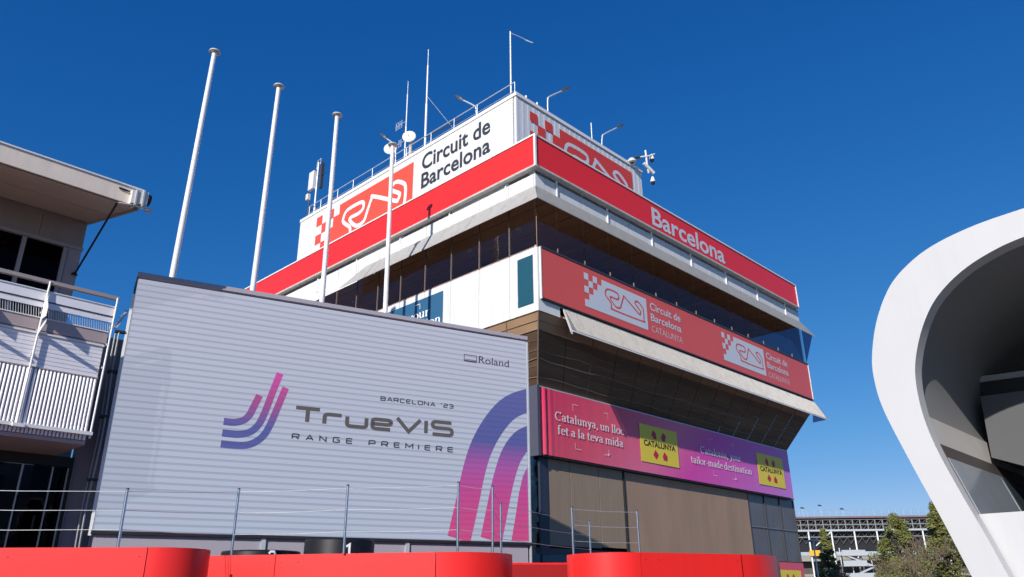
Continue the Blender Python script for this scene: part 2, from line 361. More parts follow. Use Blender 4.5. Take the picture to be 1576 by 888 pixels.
# small serif lower case: x-height .62, ascender 1, descender -.3 ; thick uprights and thin bars
def sf(x, y, w_=.22): return [(x-w_/2, y), (x+w_/2, y)]
SG = {
 'C': (.80, [arc(.42, .48, .36, .48, 50, 310, 12), [(.66, .98), (.66, .78)]], []),
 'a': (.60, [[(.10, .50), (.18, .62), (.33, .62), (.42, .52), (.42, .08), (.56, .02)], arc(.26, .18, .18, .17, 60, 330, 8)+[(.42, .22)], ], []),
 't': (.42, [[(.17, .82), (.17, .10), (.25, .01), (.38, .05)], sf(.2, .60, .36)], []),
 'l': (.32, [[(.16, 1), (.16, 0)], sf(.16, .01), [(.05, .98), (.17, .98)]], []),
 'i': (.32, [[(.16, .62), (.16, 0)], sf(.16, .01), [(.05, .60), (.17, .60)], [(.16, .90), (.16, .78)]], []),
 'u': (.66, [[(.15, .62), (.15, .14), (.25, .02), (.38, .05), (.47, .16)], [(.49, .62), (.49, 0)], [(.04, .61), (.16, .61)], [(.38, .61), (.5, .61)], [(.49, .01), (.6, .01)]], []),
 'n': (.66, [[(.15, .62), (.15, 0)], [(.15, .46), (.26, .60), (.40, .60), (.49, .48), (.49, 0)], sf(.15, .01), sf(.49, .01), [(.04, .61), (.16, .61)]], []),
 'm': (.98, [[(.15, .62), (.15, 0)], [(.15, .46), (.24, .60), (.38, .60), (.48, .48), (.48, 0)], [(.48, .46), (.57, .60), (.71, .60), (.81, .48), (.81, 0)], sf(.15, .01), sf(.48, .01), sf(.81, .01), [(.04, .61), (.16, .61)]], []),
 'y': (.58, [[(.12, .62), (.31, .06)], [(.48, .62), (.28, -.14), (.18, -.27), (.06, -.24)], sf(.12, .61, .2), sf(.48, .61, .18)], []),
 ',': (.26, [[(.13, .08), (.12, -.06), (.05, -.16)]], []), ' ': (.26, [], []),
 'o': (.62, [arc(.31, .31, .24, .31, 0, 360, 14)], []), 'c': (.54, [arc(.31, .31, .24, .31, 50, 320, 10)], []),
 'e': (.56, [[(.08, .36), (.50, .36)]+arc(.30, .31, .22, .31, 10, 320, 10)], []),
 'v': (.58, [[(.10, .62), (.29, .02)], [(.29, .02), (.48, .62)], sf(.10, .61, .2), sf(.48, .61, .18)], []),
 'f': (.40, [[(.40, .92), (.30, 1), (.20, .94), (.16, .80), (.16, 0)], sf(.18, .60, .34), sf(.16, .01)], []),
 'd': (.64, [[(.47, 1), (.47, 0)], arc(.28, .31, .21, .31, 50, 310, 10), [(.36, .98), (.48, .98)], [(.47, .01), (.6, .01)]], []),
 'r': (.46, [[(.15, .62), (.15, 0)], [(.15, .42), (.26, .59), (.42, .56)], sf(.15, .01), [(.04, .61), (.16, .61)]], []),
 's': (.48, [[(.40, .50), (.30, .61), (.16, .58), (.12, .46), (.24, .34), (.36, .26), (.40, .12), (.28, .01), (.12, .02), (.07, .14)]], []),
 '-': (.38, [[(.06, .28), (.32, .28)]], [])}
def serif(body, fr, x0, x1, z0, h, material, parent, off=.015, wt=.125):
    tot = sum(SG[c][0] for c in body); s_ = (x1-x0)/tot; mb = MB(); x = 0; k = 0
    for c in body:
        wd, st, _ = SG[c]
        for q in st:
            mb.ribbon(fr, [(x0+(x+a)*s_, z0+b*h) for a, b in q], wt*s_*1.15, wt*.55*h, off+k*.0006); k = (k+1) % 5
        x += wd
        if st: mb.build('letter', material, parent)
        mb = MB()
# circuit logo, coordinates in its own 0..1 box (1 = width); height .337
TRK = [(5.1, 15.80), (5.64, 15.80), (5.86, 15.72), (5.86, 15.52), (5.64, 15.43), (5.22, 15.44), (5.19, 15.32), (5.56, 15.02), (5.94, 15.05), (6.09, 15.32), (6.29, 15.71), (6.39, 15.74), (7.50, 15.16), (7.62, 15.14), (7.69, 15.22), (7.68, 15.34), (7.27, 15.62), (7.34, 15.76), (7.54, 15.79), (7.83, 15.63), (7.97, 15.44), (7.95, 14.93), (7.80, 14.80), (5.40, 14.80), (5.24, 14.90), (5.20, 15.10), (4.87, 15.36), (4.78, 15.50), (4.88, 15.72)]
TRK = [((a-3.18)/5.12, (b-14.43)/5.12) for a, b in TRK]
def smooth_loop(P, k=3):
    return [(q.x, q.y) for q in catmull([Vector(p) for p in P], k, True)]
def circuit_logo(fr, x0, z0, wdt, m_field, m_sq, m_track, parent, off=.01, sw=.017, checks=True, cut=0):
    """field with a stepped left edge, chequered squares, and the outline of the track"""
    S = lambda x, z: (x0+x*wdt, z0+z*wdt)
    c = .066; H = .336
    pts = [(1, 0), (1, H), (.277, H), (.277, H-c), (.21, H-c), (.21, H-2*c), (.145, H-2*c), (.145, H-3*c), (.07, H-4*c), (0, H-4*c)]
    pts = [(0, 0), (1, 0), (1, H), (4*c, H), (4*c, H-c), (3*c, H-c), (3*c, H-2*c), (2*c, H-2*c), (2*c, H-3*c), (c, H-3*c), (c, H-4*c), (0, H-4*c)]
    MB().poly(fr, [S(*p) for p in pts], off).build('logo_field', m_field, parent)
    mb = MB()
    for i, j in ((0, 0), (2, 0), (1, 1), (0, 2)):
        q = [(i*c, H-j*c), (i*c+c, H-j*c), (i*c+c, H-j*c-c), (i*c, H-j*c-c)]
        mb.poly(fr, [S(*p) for p in q], off)
    mb.build('chequer', m_sq, parent)
    mb = MB(); P = [Vector(S(*p)) for p in smooth_loop(TRK)]; h = sw*wdt/2
    for i, p in enumerate(P):
        q_ = P[(i+1) % len(P)]; d = (q_-p)
        if d.length < 1e-5: continue
        d.normalize(); n_ = Vector((-d.y, d.x))*h; o_ = off+.004+(i % 6)*.0008
        mb.poly(fr, [tuple(p+n_), tuple(p-n_), tuple(q_-n_), tuple(q_+n_)], o_)
        mb.poly(fr, [(p.x+h*math.cos(k*math.pi/5), p.y+h*math.sin(k*math.pi/5)) for k in range(10)], off+.009+(i % 6)*.0008)
    mb.build('track_outline', m_track, parent)

# ================================================================ the ground
g = MB(); g.quad((-400, -400, 0), (900, -400, 0), (900, 900, 0), (-400, 900, 0)); g.build('ground', paving, kind='structure')
r_ = MB(); r_.box(W, 30, 110, -60, -6, .002, .006); r_.build('road', asphalt, kind='structure')

# ================================================================ the control tower
BT = thing('office_building', 'large white and bronze-glass office block with a jutting top floor, behind the display wall', 'building', (13.7, 14, 0))
LR, LL = 27.5, 28.0
def wallbox(name, m_, u0, u1, v0, v1, z0, z1, **k): return MB().box(W, u0, u1, v0, v1, z0, z1).build(name, m_, BT, **k)
# slabs and core
wallbox('core_wall', brown_dark, 9, 18.5, 9, 19, 0, 25)
wallbox('floor_slab', dkgrey, .12, LR-.12, .12, LL-.12, 16.05, 16.35)
wallbox('floor_slab', brown_ceiling, .1, LR-.1, .1, LL-.1, 13.46, 13.6)
wallbox('roof_slab', white2, .0, LR, .0, LL, 20.3, 20.50)
wallbox('roof_slab', white2, .45, 11.2, 1.8, 21.8, 22.5, 22.7)
wallbox('roof_deck', dkgrey, .5, LR-1, .5, LL-1, 20.52, 21.4)
# parapet spandrel: white band z 13.43-16.55
for (fr, L_, ms) in ((FR(0), LR, 'R'), (FL(0), LL, 'L')):
    sg = 1 if ms == 'R' else -1
    ed = [0]+[1.46+2.0*i if ms == 'R' else 1.75+2.05*i for i in range(0, 14)]
    ed = [e for e in ed if e < L_-.5]+[L_]
    for a, b in zip(ed[:-1], ed[1:]):
        z0 = 13.43 if (ms == 'L' or a < 1.4) else 13.95
        A_, B_ = (a+.013, b-.013) if ms == 'R' else (-b+.013, -a-.013)
        if ms == 'R' and a == 0: A_ = .0
        if ms == 'L' and a == 0: B_ = -.124
        MB().box(fr, A_, B_, -.12, 0, z0, 16.5).build('wall_panel', white, BT)
        # glass pane above, with its mullion
        MB().box(fr, A_+.02, B_-.02, -.03, -.02, 16.52, 19.25).build('window_pane', glass_b, BT)
        # fascia panel z 19.25-20.7
        MB().box(fr, A_, B_, -.10, -.0, 19.3, 20.46).build('fascia_panel', white, BT)
    MB().box(fr, sg*0 if ms == 'R' else -L_, L_ if ms == 'R' else -.13, -.16, -.06, 16.5, 16.6).build('sill', greyed, BT)
    mu = MB().box(fr, -.018, .018, -.05, .015, 16.5, 16.85 if ms == 'R' else 19.3).build('mullion', mullion_m, BT)
    xs = [sg*e for e in ed[1:-1]]
    WL[mu.name] += fr.X*xs[0]; mu.location = WL[mu.name]-WL[BT.name]
    row(mu, [fr.X*(x-xs[0]) for x in xs[1:]])
    fin = MB().box(fr, -.035, .035, .0, .07, 19.45, 20.46).build('fascia_bracket', white2, BT)
    xs = [sg*(1.5+3.98*i) for i in range(7)] if ms == 'R' else [sg*(1.91+4.1*i) for i in range(7)]
    WL[fin.name] += fr.X*xs[0]; fin.location = WL[fin.name]-WL[BT.name]
    row(fin, [fr.X*(x-xs[0]) for x in xs[1:]])
MB().tube([(-.0, -.0, 16.5), (0, 0, 19.3)], .02, 8).build('corner_post', mullion_m, BT)
# far faces
MB().box(W, LR-.12, LR, .13, LL, 13.43, 16.5).build('wall', white, BT)
MB().box(W, .13, LR-.13, LL-.12, LL, 13.43, 16.5).build('wall', white, BT)
MB().box(W, LR-.05, LR-.03, .13, LL, 16.52, 19.3).build('window_pane', glass_c, BT)
MB().box(W, LR-.12, LR, .13, LL, 19.3, 20.46).build('fascia_panel', white, BT)
MB().box(W, .13, LR-.13, LL-.12, LL, 16.52, 20.46).build('wall', white, BT)
# brown ceiling boards of the top floor, joints across
for i in range(27):
    wallbox('ceiling_board', brown_ceiling, .14+i*1.01, .14+i*1.01+.925, .14, LL-.2, 19.27+.008*(i % 3), 19.33)
wallbox('ceiling_backing', black, .1, LR-.1, .12, LL-.14, 19.36, 19.5)
MB().box(W, 4, 24, 7.5, 7.7, 16.35, 19.2).build('interior_partition', navy, BT)
MB().box(W, 7.4, 7.6, 7.8, 26, 16.35, 19.2).build('interior_partition', navy, BT)
for i in range(6): MB().lathe((2.2+.0*i, 3.2+3.6*i, 19.16), [(.0, 0), (.14, 0), (.14, .1)], 12).build('ceiling_lamp', white2, BT)
# sun canopies: sloping weathered sheets, in lengths
def canopy_R(x0, x1, zt, zb, s_, m_, ends=False, mitre=False):
    f = FR(0); q = f.p
    a0 = x0-(s_ if mitre else 0)
    P = [q(x0, .03, zt), q(x1, .03, zt), q(x1+(.03 if not ends else .45), s_, zb), q(a0, s_, zb)]
    MB().slab(P, (0, .0, -.045)).build('canopy_sheet', m_, BT)
n = 7
canv_r = mat('weathered_canopy_sheet_shaded', (.33, .315, .29), .6, dirt=.4, var=.1)  # darker copy of the canopy sheet, right face's shade put into the colour
for i in range(n):
    x0 = i*3.98; x1 = min(x0+3.965, 27.6)
    canopy_R(x0, x1, 19.62, 18.47, .75, canv_r, ends=(i == n-1), mitre=(i == 0))
fL = FL(0)
canv = mat('weathered_canopy_sheet', (.40, .385, .36), .55, dirt=.5, var=.1)
for i in range(3):
    y0 = i*4.1; y1 = y0+4.08
    q = fL.p; a = -(y0+.0); b = -y1
    MB().slab([q(a, .03, 19.62), q(b, .03, 19.62), q(b, .75, 18.47), q(a+(.75 if i == 0 else 0), .75, 18.47)], (0, 0, -.045)).build('canopy_sheet', canv, BT)
q = fL.p
MB().slab([q(-12.34, .03, 19.62), q(-13.3, .03, 19.62), q(-14.7, .75, 18.5), q(-12.34, .75, 18.47)], (0, 0, -.045)).build('canopy_sheet', canv, BT, label='loose triangular end sheet of the canopy')
MB().box(fL, -28, -12.4, 0, .03, 18.9, 19.3).build('wall_panel', white, BT)
# end glass of the canopy at the far end
MB().slab([(LR+.02, -.02, 19.3), (LR+.02, -.72, 18.45), (LR+.02, -.02, 16.6)], (.012, 0, 0)).build('end_pane', glass_c, BT)
# lower perforated canopy
perf = mat('perforated_sheet', (.29, .26, .235), .5, dirt=.2, var=.1)
q = FR(0).p
MB().slab([q(1.62, .04, 13.92), q(1.70, .04, 13.92), q(1.42, .72, 12.62), q(1.30, .72, 12.62)], (0, 0, -.16)).build('canopy_end_plate', white, BT)
nn = 13
for i in range(nn):
    a, b = 1.72+i*2.0, min(1.72+(i+1)*2.0-.012, 28.0)
    sh = .27 if i == 0 else 0
    MB().slab([q(a, .04, 13.90), q(b, .04, 13.90), q(b+(.25 if i == nn-1 else 0), .72, 12.66), q(a-sh, .72, 12.66)], (0, .0, -.02)).build('canopy_sheet', perf, BT)
rb = MB()
for i in range(260):
    x = 1.75+i*.1
    if x > 27.9: break
    rb.add([q(x, .045, 13.905), q(x+.03, .045, 13.905), q(x+.03, .725, 12.665), q(x, .725, 12.665)], [(0, 1, 2, 3)])
rb2 = MB()
for v_ in rb.v: pass
for k in range(0, len(rb.v), 4):
    rb2.hexa([rb.v[k], rb.v[k+1], rb.v[k+2], rb.v[k+3]]+[rb.v[k+j]+Vector((0, -.014, .014)) for j in range(4)])
rb2.build('canopy_rib', greyed, BT, kind='stuff')
MB().box(FR(0), 1.42, 28.1, .70, .74, 12.585, 12.64).build('canopy_edge', white2, BT)
MB().slab([(LR+.03, -.03, 13.85), (LR+.30, -.70, 12.62), (LR-.5, -.03, 12.4)], (.012, 0, 0)).build('end_pane', glass_c, BT)
MB().tube([(LR+.05, -.02, 13.3), (LR+.2, -.65, 12.65)], .03, 6).build('end_strut', white2, BT)
# soffit tiles under the spandrel, then the inclined bronze glazing
NI = 14
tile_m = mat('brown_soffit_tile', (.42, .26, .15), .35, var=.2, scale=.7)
def incl(f, x, t):  # point on the inclined face, t 0 top .. 1 bottom
    return f.p(x, -.02-1.6*t, 13.42-2.85*t)
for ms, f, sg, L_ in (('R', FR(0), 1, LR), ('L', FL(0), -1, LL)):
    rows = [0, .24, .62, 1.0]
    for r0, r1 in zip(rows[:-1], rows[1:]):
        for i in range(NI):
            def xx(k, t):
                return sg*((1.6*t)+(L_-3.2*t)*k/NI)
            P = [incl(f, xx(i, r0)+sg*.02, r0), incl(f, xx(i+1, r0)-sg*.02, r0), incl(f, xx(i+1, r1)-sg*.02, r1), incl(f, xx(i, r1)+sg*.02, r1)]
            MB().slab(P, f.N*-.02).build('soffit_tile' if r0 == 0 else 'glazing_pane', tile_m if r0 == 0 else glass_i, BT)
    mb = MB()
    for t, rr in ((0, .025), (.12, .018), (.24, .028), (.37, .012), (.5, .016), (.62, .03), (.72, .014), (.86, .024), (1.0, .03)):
        am = 0 if t < .3 else .012  # lower bars waver to stand in for reflections in the panes
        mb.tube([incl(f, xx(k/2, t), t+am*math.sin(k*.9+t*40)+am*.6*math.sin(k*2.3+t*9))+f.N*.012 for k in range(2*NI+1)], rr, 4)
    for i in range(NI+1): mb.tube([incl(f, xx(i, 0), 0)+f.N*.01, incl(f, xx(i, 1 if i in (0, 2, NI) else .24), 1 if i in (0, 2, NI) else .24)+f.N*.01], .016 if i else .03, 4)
    mb.build('glazing_bars_and_reflection_lines', mullion_m, BT)
# inner structure seen through the inclined glass
for k in range(3): wallbox('interior_beam', brown_ceiling, 2.4, LR-2.4, 2.0+k*1.3, 2.25+k*1.3, 12.9-.25*k, 13.3-.25*k)
for k in range(3): wallbox('interior_beam', brown_ceiling, 2.0+k*1.3, 2.25+k*1.3, 6, LL-2.4, 12.9-.25*k, 13.3-.25*k)
wallbox('interior_wall', brown_dark, 5.4, LR-3, 6.2, 6.4, 3, 12.4)
wallbox('interior_wall', brown_dark, 5.1, 5.3, 6.5, LL-3, 3, 12.4)
wallbox('floor_slab', brown_dark, 1.75, LR-1.75, 1.75, LL-1.75, 10.45, 10.7)
# lower storeys: dark glazing at u=1.6 / v=1.6
fl = FR(1.6)
MB().box(fl, 7.62, 7.70, -.02, .06, 3.0, 7.5).build('mullion', black, BT)
for i, (a, b) in enumerate(((2.15, 3.62), (3.66, 5.70), (5.74, 7.58))):
    MB().box(fl, a, b, -.05, .0, 3.78+.05*(i == 2), 7.42).build('blind_panel', brown_panel, BT)
# one big stretched fabric sheet with soft waves
sh = MB(); nx, nz = 48, 10
vs = [fl.p(7.74+12.1*i/nx, .015+.007*math.sin(i*.37+.5*j)*math.sin(j*.7), 3.7+3.7*j/nz) for i in range(nx+1) for j in range(nz+1)]
sh.add(vs, [(i*(nz+1)+j, (i+1)*(nz+1)+j, (i+1)*(nz+1)+j+1, i*(nz+1)+j+1) for i in range(nx) for j in range(nz)], True)
sh.build('shade_fabric', brown_sheet, BT)
mesh_m = mat('dark_mesh_glass', (.125, .115, .12), .35, var=.25, scale=.8, dirt=.2)
for i in range(6):
    a = 19.9+i*1.0
    MB().box(fl, a, a+.985, -.05, -.03, 3.66, 7.45).build('mesh_pane', mesh_m, BT)
mu = MB().box(fl, 19.86, 19.92, -.05, .03, 3.66, 7.45).build('mullion', dkgrey, BT); row(mu, [(2.05, 0, 0), (4.05, 0, 0), (6.0, 0, 0)])
MB().box(fl, 19.9, 26, -.05, .02, 5.5, 5.55).build('transom', frame_grey, BT)
MB().box(fl, 1.62, 25.9, -.3, -.06, 3.4, 3.68).build('floor_slab', dkgrey, BT)
MB().box(fl, 4.75, 25.9, -.04, -.02, .1, 3.4).build('window_pane', glass_d, BT)
MB().box(fl, 1.05, 4.7, -.04, .0, .1, 3.42).build('wall_panel', teal, BT, label='dark teal strip at the foot of the wall')
mu = MB().box(fl, 1.62, 2.1, -.12, .03, 3.4, 10.5).build('corner_pillar', navy, BT)
fl2 = FL(1.6)
for i in range(12):
    MB().box(fl2, -1.6-.0-(i+1)*2.0+.02, -1.6-i*2.0-.02, -.05, -.03, 3.3, 10.5).build('window_pane', glass_d, BT)
mu = MB().box(fl2, -1.64, -1.56, -.05, .04, .1, 10.5).build('mullion', navy, BT); row(mu, [(0, 2.0*i, 0) for i in range(1, 13)])
MB().box(fl2, -26, -1.62, -.12, .0, .1, 3.3).build('base_wall', navy, BT)
MB().box(W, 25.85, 25.9, 1.7, 26, 0.1, 10.5).build('wall', dkgrey, BT)
MB().box(W, 1.7, 25.9, 26, 26.1, .1, 10.5).build('wall', dkgrey, BT)
# roof box
RB = BT
f4 = FL(.4); f5 = FR(1.57)
fold = mat('white_trapezoidal_sheet', (.66, .67, .69), .4, var=.05, scale=1)
MB().box(W, .4, .6, 1.78, 21.9, 20.6, 25.66).build('roof_box_wall', white, BT)
# right side of the box in folded sheets
for i in range(26):
    a = .42+i*.422; m2_ = MB()
    q5 = f5.p
    pr = [(a, 0), (a+.03, .007), (a+.18, .007), (a+.21, 0), (a+.41, 0)]
    for (x0, d0), (x1, d1) in zip(pr[:-1], pr[1:]):
        m2_.hexa([q5(x0, -.15, 20.6), q5(x1, -.15, 20.6), q5(x1, d1, 20.6), q5(x0, d0, 20.6), q5(x0, -.15, 25.66), q5(x1, -.15, 25.66), q5(x1, d1, 25.66), q5(x0, d0, 25.66)])
    m2_.build('roof_box_sheet', fold, BT)
MB().box(W, 11.25, 11.42, 1.76, 21.9, 20.6, 25.66).build('roof_box_wall', white, BT)
MB().box(W, .62, 11.2, 21.7, 21.88, 22.5, 25.66).build('roof_box_wall', white, BT)
MB().box(W, .36, 11.46, 1.5, 21.94, 25.68, 25.88).build('roof_coping', white2, BT)

# ---------------------------------------------------------------- signs on the tower
S1 = thing('fascia_sign', 'long red fascia sign wrapping the top corner, lettered Barcelona in white on its right', 'sign', (0, 0, 20.7))
MB().box(FR(0), -.14, LR-.42, .0, .26, 20.57, 22.15).build('sign_panel', red_band, S1)
MB().box(FL(0), -LL+.6, .258, .0, .26, 20.57, 22.15).build('sign_panel', red_band, S1)
MB().box(FR(0), -.17, LR-.38, -.02, .31, 22.152, 22.235).build('trim', white2, S1)
MB().box(FR(0), -.17, LR-.38, -.02, .31, 20.47, 20.568).build('trim', greyed, S1)
MB().box(FL(0), -LL+.56, .31, -.02, .311, 22.153, 22.236).build('trim', white2, S1)
MB().box(FL(0), -LL+.56, .31, -.02, .311, 20.469, 20.567).build('trim', greyed, S1)
MB().box(W, -.315, -.21, -.315, -.21, 20.49, 22.22).build('corner_trim', white2, S1)
MB().box(FR(0), LR-.45, LR-.36, -.02, .30, 20.49, 22.23).build('end_trim', white2, S1)
text('Barcelona', FR(-.26), 9.28, 17.1, 20.76, 21.88, pale_print, S1, .02)

S2 = thing('circuit_sign', 'coral red sign band with two circuit logos and small white lettering, below the top windows', 'sign', (13.7, 0, 14))
MB().box(FR(0), .16, LR-.02, .02, .09, 14.05, 16.46).build('sign_panel', red_mid, S2)
MB().box(FR(0), .10, .158, .02, .11, 13.98, 16.5).build('trim', white2, S2)
MB().box(FR(0), .16, LR, .02, .12, 13.96, 14.045).build('trim', black, S2)
MB().box(FR(0), .16, LR, .02, .12, 16.465, 16.56).build('trim', dkgrey, S2)
MB().box(FR(0), LR-.018, LR+.05, .02, .12, 14.0, 16.5).build('trim', white2, S2)
f_ = FR(-.09)
for dx in (0, 12.7):
    circuit_logo(f_, 3.18+dx, 14.43, 5.12, pale_print, pale_print, red_mid, S2)
    text('Circuit de', f_, 8.61+dx, 11.5+dx, 15.63, 16.07, pale_print, S2, .016)
    text('Barcelona', f_, 8.61+dx, 11.5+dx, 15.03, 15.45, pale_print, S2, .016)
    text('CATALUNYA', f_, 8.63+dx, 11.5+dx, 14.43, 14.78, pale_print, S2, -.008)

S3 = thing('roof_sign', 'red track logo and dark words Circuit de Barcelona on the sunlit white roof box', 'sign', (.4, 11, 22.7))
fL4 = FL(.39)
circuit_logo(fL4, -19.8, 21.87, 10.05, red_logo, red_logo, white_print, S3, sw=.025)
text('Circuit de', fL4, -8.97, -3.42, 24.32, 25.33, dark_print, S3, .016)
text('Barcelona', fL4, -8.98, -3.42, 23.15, 24.12, dark_print, S3, .016)
S4 = thing('roof_sign', 'red track logo with chequers on the shaded folded-sheet side of the roof box', 'sign', (5, 1.5, 22.7))
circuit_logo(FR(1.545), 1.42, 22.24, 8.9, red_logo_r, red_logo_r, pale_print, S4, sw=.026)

S5 = thing('tourism_banner', 'long pink to purple banner with white slogans and two yellow emblems, on the lower storey', 'banner', (13.5, 1.3, 7.4))
bn = MB(); nx, nz = 120, 8; fb = FR(1.3)
def wav(x, z):
    e = math.exp(-(x-1.45)/.35)
    return -.13*e*math.sin((x-1.4)*16)*1.0+.007*math.sin(x*1.9+z*2)*math.sin(z*1.3)+.002*math.sin(x*7)
vs = [fb.p(1.42+24.0*(i/nx)**1.25, wav(1.42+24.0*(i/nx)**1.25, j), 7.5+2.98*j/nz) for i in range(nx+1) for j in range(nz+1)]
bn.add(vs, [(i*(nz+1)+j, (i+1)*(nz+1)+j, (i+1)*(nz+1)+j+1, i*(nz+1)+j+1) for i in range(nx) for j in range(nz)], True)
bn.build('banner_sheet', banner_m, S5)
MB().box(fb, 1.35, 25.5, -.25, -.03, 7.42, 7.49).build('frame_rail', black, S5)
MB().box(fb, 1.35, 25.5, -.25, -.03, 10.49, 10.54).build('frame_rail', galv, S5)
MB().box(fb, 1.20, 1.36, -.9, .02, 7.42, 10.55).build('frame_side', mat('slate_frame', (.075, .075, .105), .5), S5)
fb2 = FR(1.28)
serif('Catalunya, un lloc', fb2, 2.34, 7.5, 9.13, .40, white_print, S5)
serif('fet a la teva mida', fb2, 2.48, 7.38, 8.52, .40, white_print, S5)
serif('Catalonia, your', fb2, 14.52, 19.05, 9.10, .40, white_print, S5)
serif('tailor-made destination', fb2, 13.45, 20.2, 8.46, .40, white_print, S5)
def cat_logo(fr, x0, x1, z0, z1, par):
    MB().box(fr, x0, x1, .006, .012, z0, z1).build('emblem_field', yellow, par)
    w_, h_ = x1-x0, z1-z0; X = lambda a: x0+a*w_; Zz = lambda b: z0+b*h_
    text('CATALUNYA', fr, X(.09), X(.93), Zz(.43), Zz(.59), blackp, par, .03, .018)
    for sx, sz, sh_ in ((.37, .77, 0), (.62, .76, 1), (.38, .24, 2), (.63, .22, 3)):
        base = [[(-.02, .13), (.05, .05), (.06, -.10), (.0, -.13), (-.07, -.02)], [(0, .13), (.07, .05), (.04, -.10), (-.03, -.13), (-.07, -.01)],
                [(0, .13), (.08, .0), (.01, -.13), (-.07, -.02)], [(-.02, .14), (.06, .03), (.05, -.10), (-.05, -.09), (-.07, .0)]][sh_]
        MB().poly(fr, [(X(sx+a), Zz(sz+b)) for a, b in base], .018).build('emblem_drop', crim, par)
cat_logo(fb2, 8.83, 12.25, 8.02, 9.93, S5); cat_logo(fb2, 21.02, 24.45, 8.0, 9.9, S5)
mk = MB()
for x0 in (0, 12.0):
    k = .9 if x0 else 1
    mk.ribbon(fb2, [(3.62+x0, 9.72), (3.62+x0, 10.03), (4.0+x0, 10.03)], .018, .018, .016)
    mk.ribbon(fb2, [(5.95+x0, 10.0), (6.25+x0, 10.0), (6.25+x0, 9.75)], .018, .018, .016)
    mk.ribbon(fb2, [(3.69+x0, 8.25), (3.69+x0, 7.99), (4.1+x0, 7.99)], .018, .018, .016)
    mk.ribbon(fb2, [(5.8+x0, 7.98), (6.16+x0, 7.98), (6.16+x0, 8.25)], .018, .018, .016)
    mk.poly(fb2, [(6.07+x0, 8.06), (6.25+x0, 8.06), (6.16+x0, 7.92)], .017)
mk.build('corner_marks', white_print, S5)

S6 = thing('tourism_banner', 'short coral banner with a yellow emblem, low down behind the right red wall', 'banner', (23.9, 1.4, 0.4))
MB().box(FR(1.5), 21.2, 25.7, .0, .08, .5, 3.6).build('banner_sheet', banner_l, S6)
cat_logo(FR(1.42), 22.3, 25.2, 1.35, 3.16, S6)
S7 = thing('window_poster', 'blue poster with white slogan on the white wall, half hidden behind the display screen', 'poster', (0, 11, 14))
fp = FL(-.004)
MB().box(fp, -15.4, -6.4, .0, .02, 13.9, 16.16).build('poster_sheet', blue, S7)
fp2 = FL(-.024)
serif('Catalonia, your', fp2, -13.2, -7.42, 15.12, .5, white_print, S7)
serif('tailor-made destination', fp2, -15.2, -6.5, 14.5, .5, white_print, S7)
MB().ribbon(fp2, [(-8.62, 15.92), (-8.18, 15.92), (-8.18, 15.62)], .03, .03, .016).build('corner_marks', white_print, S7)
S8 = thing('window_poster', 'plain dark teal upright poster beside the building corner, on the white wall', 'poster', (0, .75, 13.8))
MB().box(fp, -1.22, -.27, .0, .02, 13.83, 16.17).build('poster_sheet', teal, S8)

# ---------------------------------------------------------------- roof equipment
T = thing('roof_railing', 'thin steel railing along the sunlit edge of the white roof box', 'railing', (.6, 11, 25.88))
MB().tube([(.8, 2.0, 26.95), (.8, 21.6, 26.95)], .028, 6).build('rail', galv, T)
MB().tube([(.8, 2.0, 26.42), (.8, 21.6, 26.42)], .014, 5).build('rail', galv, T)
for k, y in enumerate((2.0, 4.86, 6.75, 8.75, 11.0, 14.4, 16.45, 18.2, 20.2, 21.6)):
    MB().tube([(.8, y, 25.88), (.8, y, 26.95)], .028, 6).build('post', galv, T)
def roof_lamp(b, k, e, label):
    T = thing('street_lamp', label, 'lamp', b, 'lamps on the roof box')
    b, k, e = Vector(b), Vector(k), Vector(e)
    pts = catmull([b, k-(k-b)*.15, k+(e-k)*.12, e], 4)
    MB().tube(pts, .045, 8).build('arm', galv, T)
    d = (e-k).normalized(); s_ = d.cross(Vector((0, 0, 1))).normalized(); u_ = s_.cross(d)
    hd = MB(); P = []
    for t, ww, hh in ((-.1, .08, .05), (.15, .17, .10), (.5, .2, .09), (.78, .08, .04)):
        c = e+d*t
        P.append([c-s_*ww-u_*.03, c+s_*ww-u_*.03, c+s_*ww*.7+u_*hh, c-s_*ww*.7+u_*hh])
    for A_, B_ in zip(P[:-1], P[1:]): hd.hexa(A_[:4]+B_[:4])
    hd.build('lamp_head', dkgrey, T)
    c = e+d*.33-u_*.055
    MB().hexa([c-d*.2-s_*.13, c+d*.2-s_*.13, c+d*.2+s_*.13, c-d*.2+s_*.13]+[x+u_*.03 for x in (c-d*.2-s_*.13, c+d*.2-s_*.13, c+d*.2+s_*.13, c-d*.2+s_*.13)]).build('lens', taupe2, T)
roof_lamp((3.4, 2.0, 25.9), (3.42, 2.0, 27.3), (4.6, 1.9, 28.3), 'curved-arm lamp on the right roof edge, nearer the building corner')
roof_lamp((8.1, 2.0, 25.9), (8.26, 2.0, 27.1), (9.7, 1.9, 28.25), 'curved-arm lamp on the right roof edge, nearer the camera cluster')
roof_lamp((1.0, 5.05, 25.9), (1.0, 5.2, 27.1), (.9, 6.2, 28.0), 'curved-arm lamp over the words on the roof box, left edge')
roof_lamp((1.0, 12.3, 25.9), (1.0, 12.4, 27.8), (.9, 13.3, 28.7), 'curved-arm lamp beside the satellite dishes on the roof box')
T = thing('roof_mast', 'white mast with a small weather vane at the corner of the roof box', 'mast', (1.2, 2.66, 25.88))
MB().tube([(1.2, 2.66, 25.88), (1.2, 2.66, 30.9)], .05, 8, .04).build('pole', white2, T)
MB().tube([(1.2, 2.66, 30.8), (1.75, 2.35, 30.62), (2.0, 2.2, 30.5)], .018, 6).build('vane_arm', galv, T)
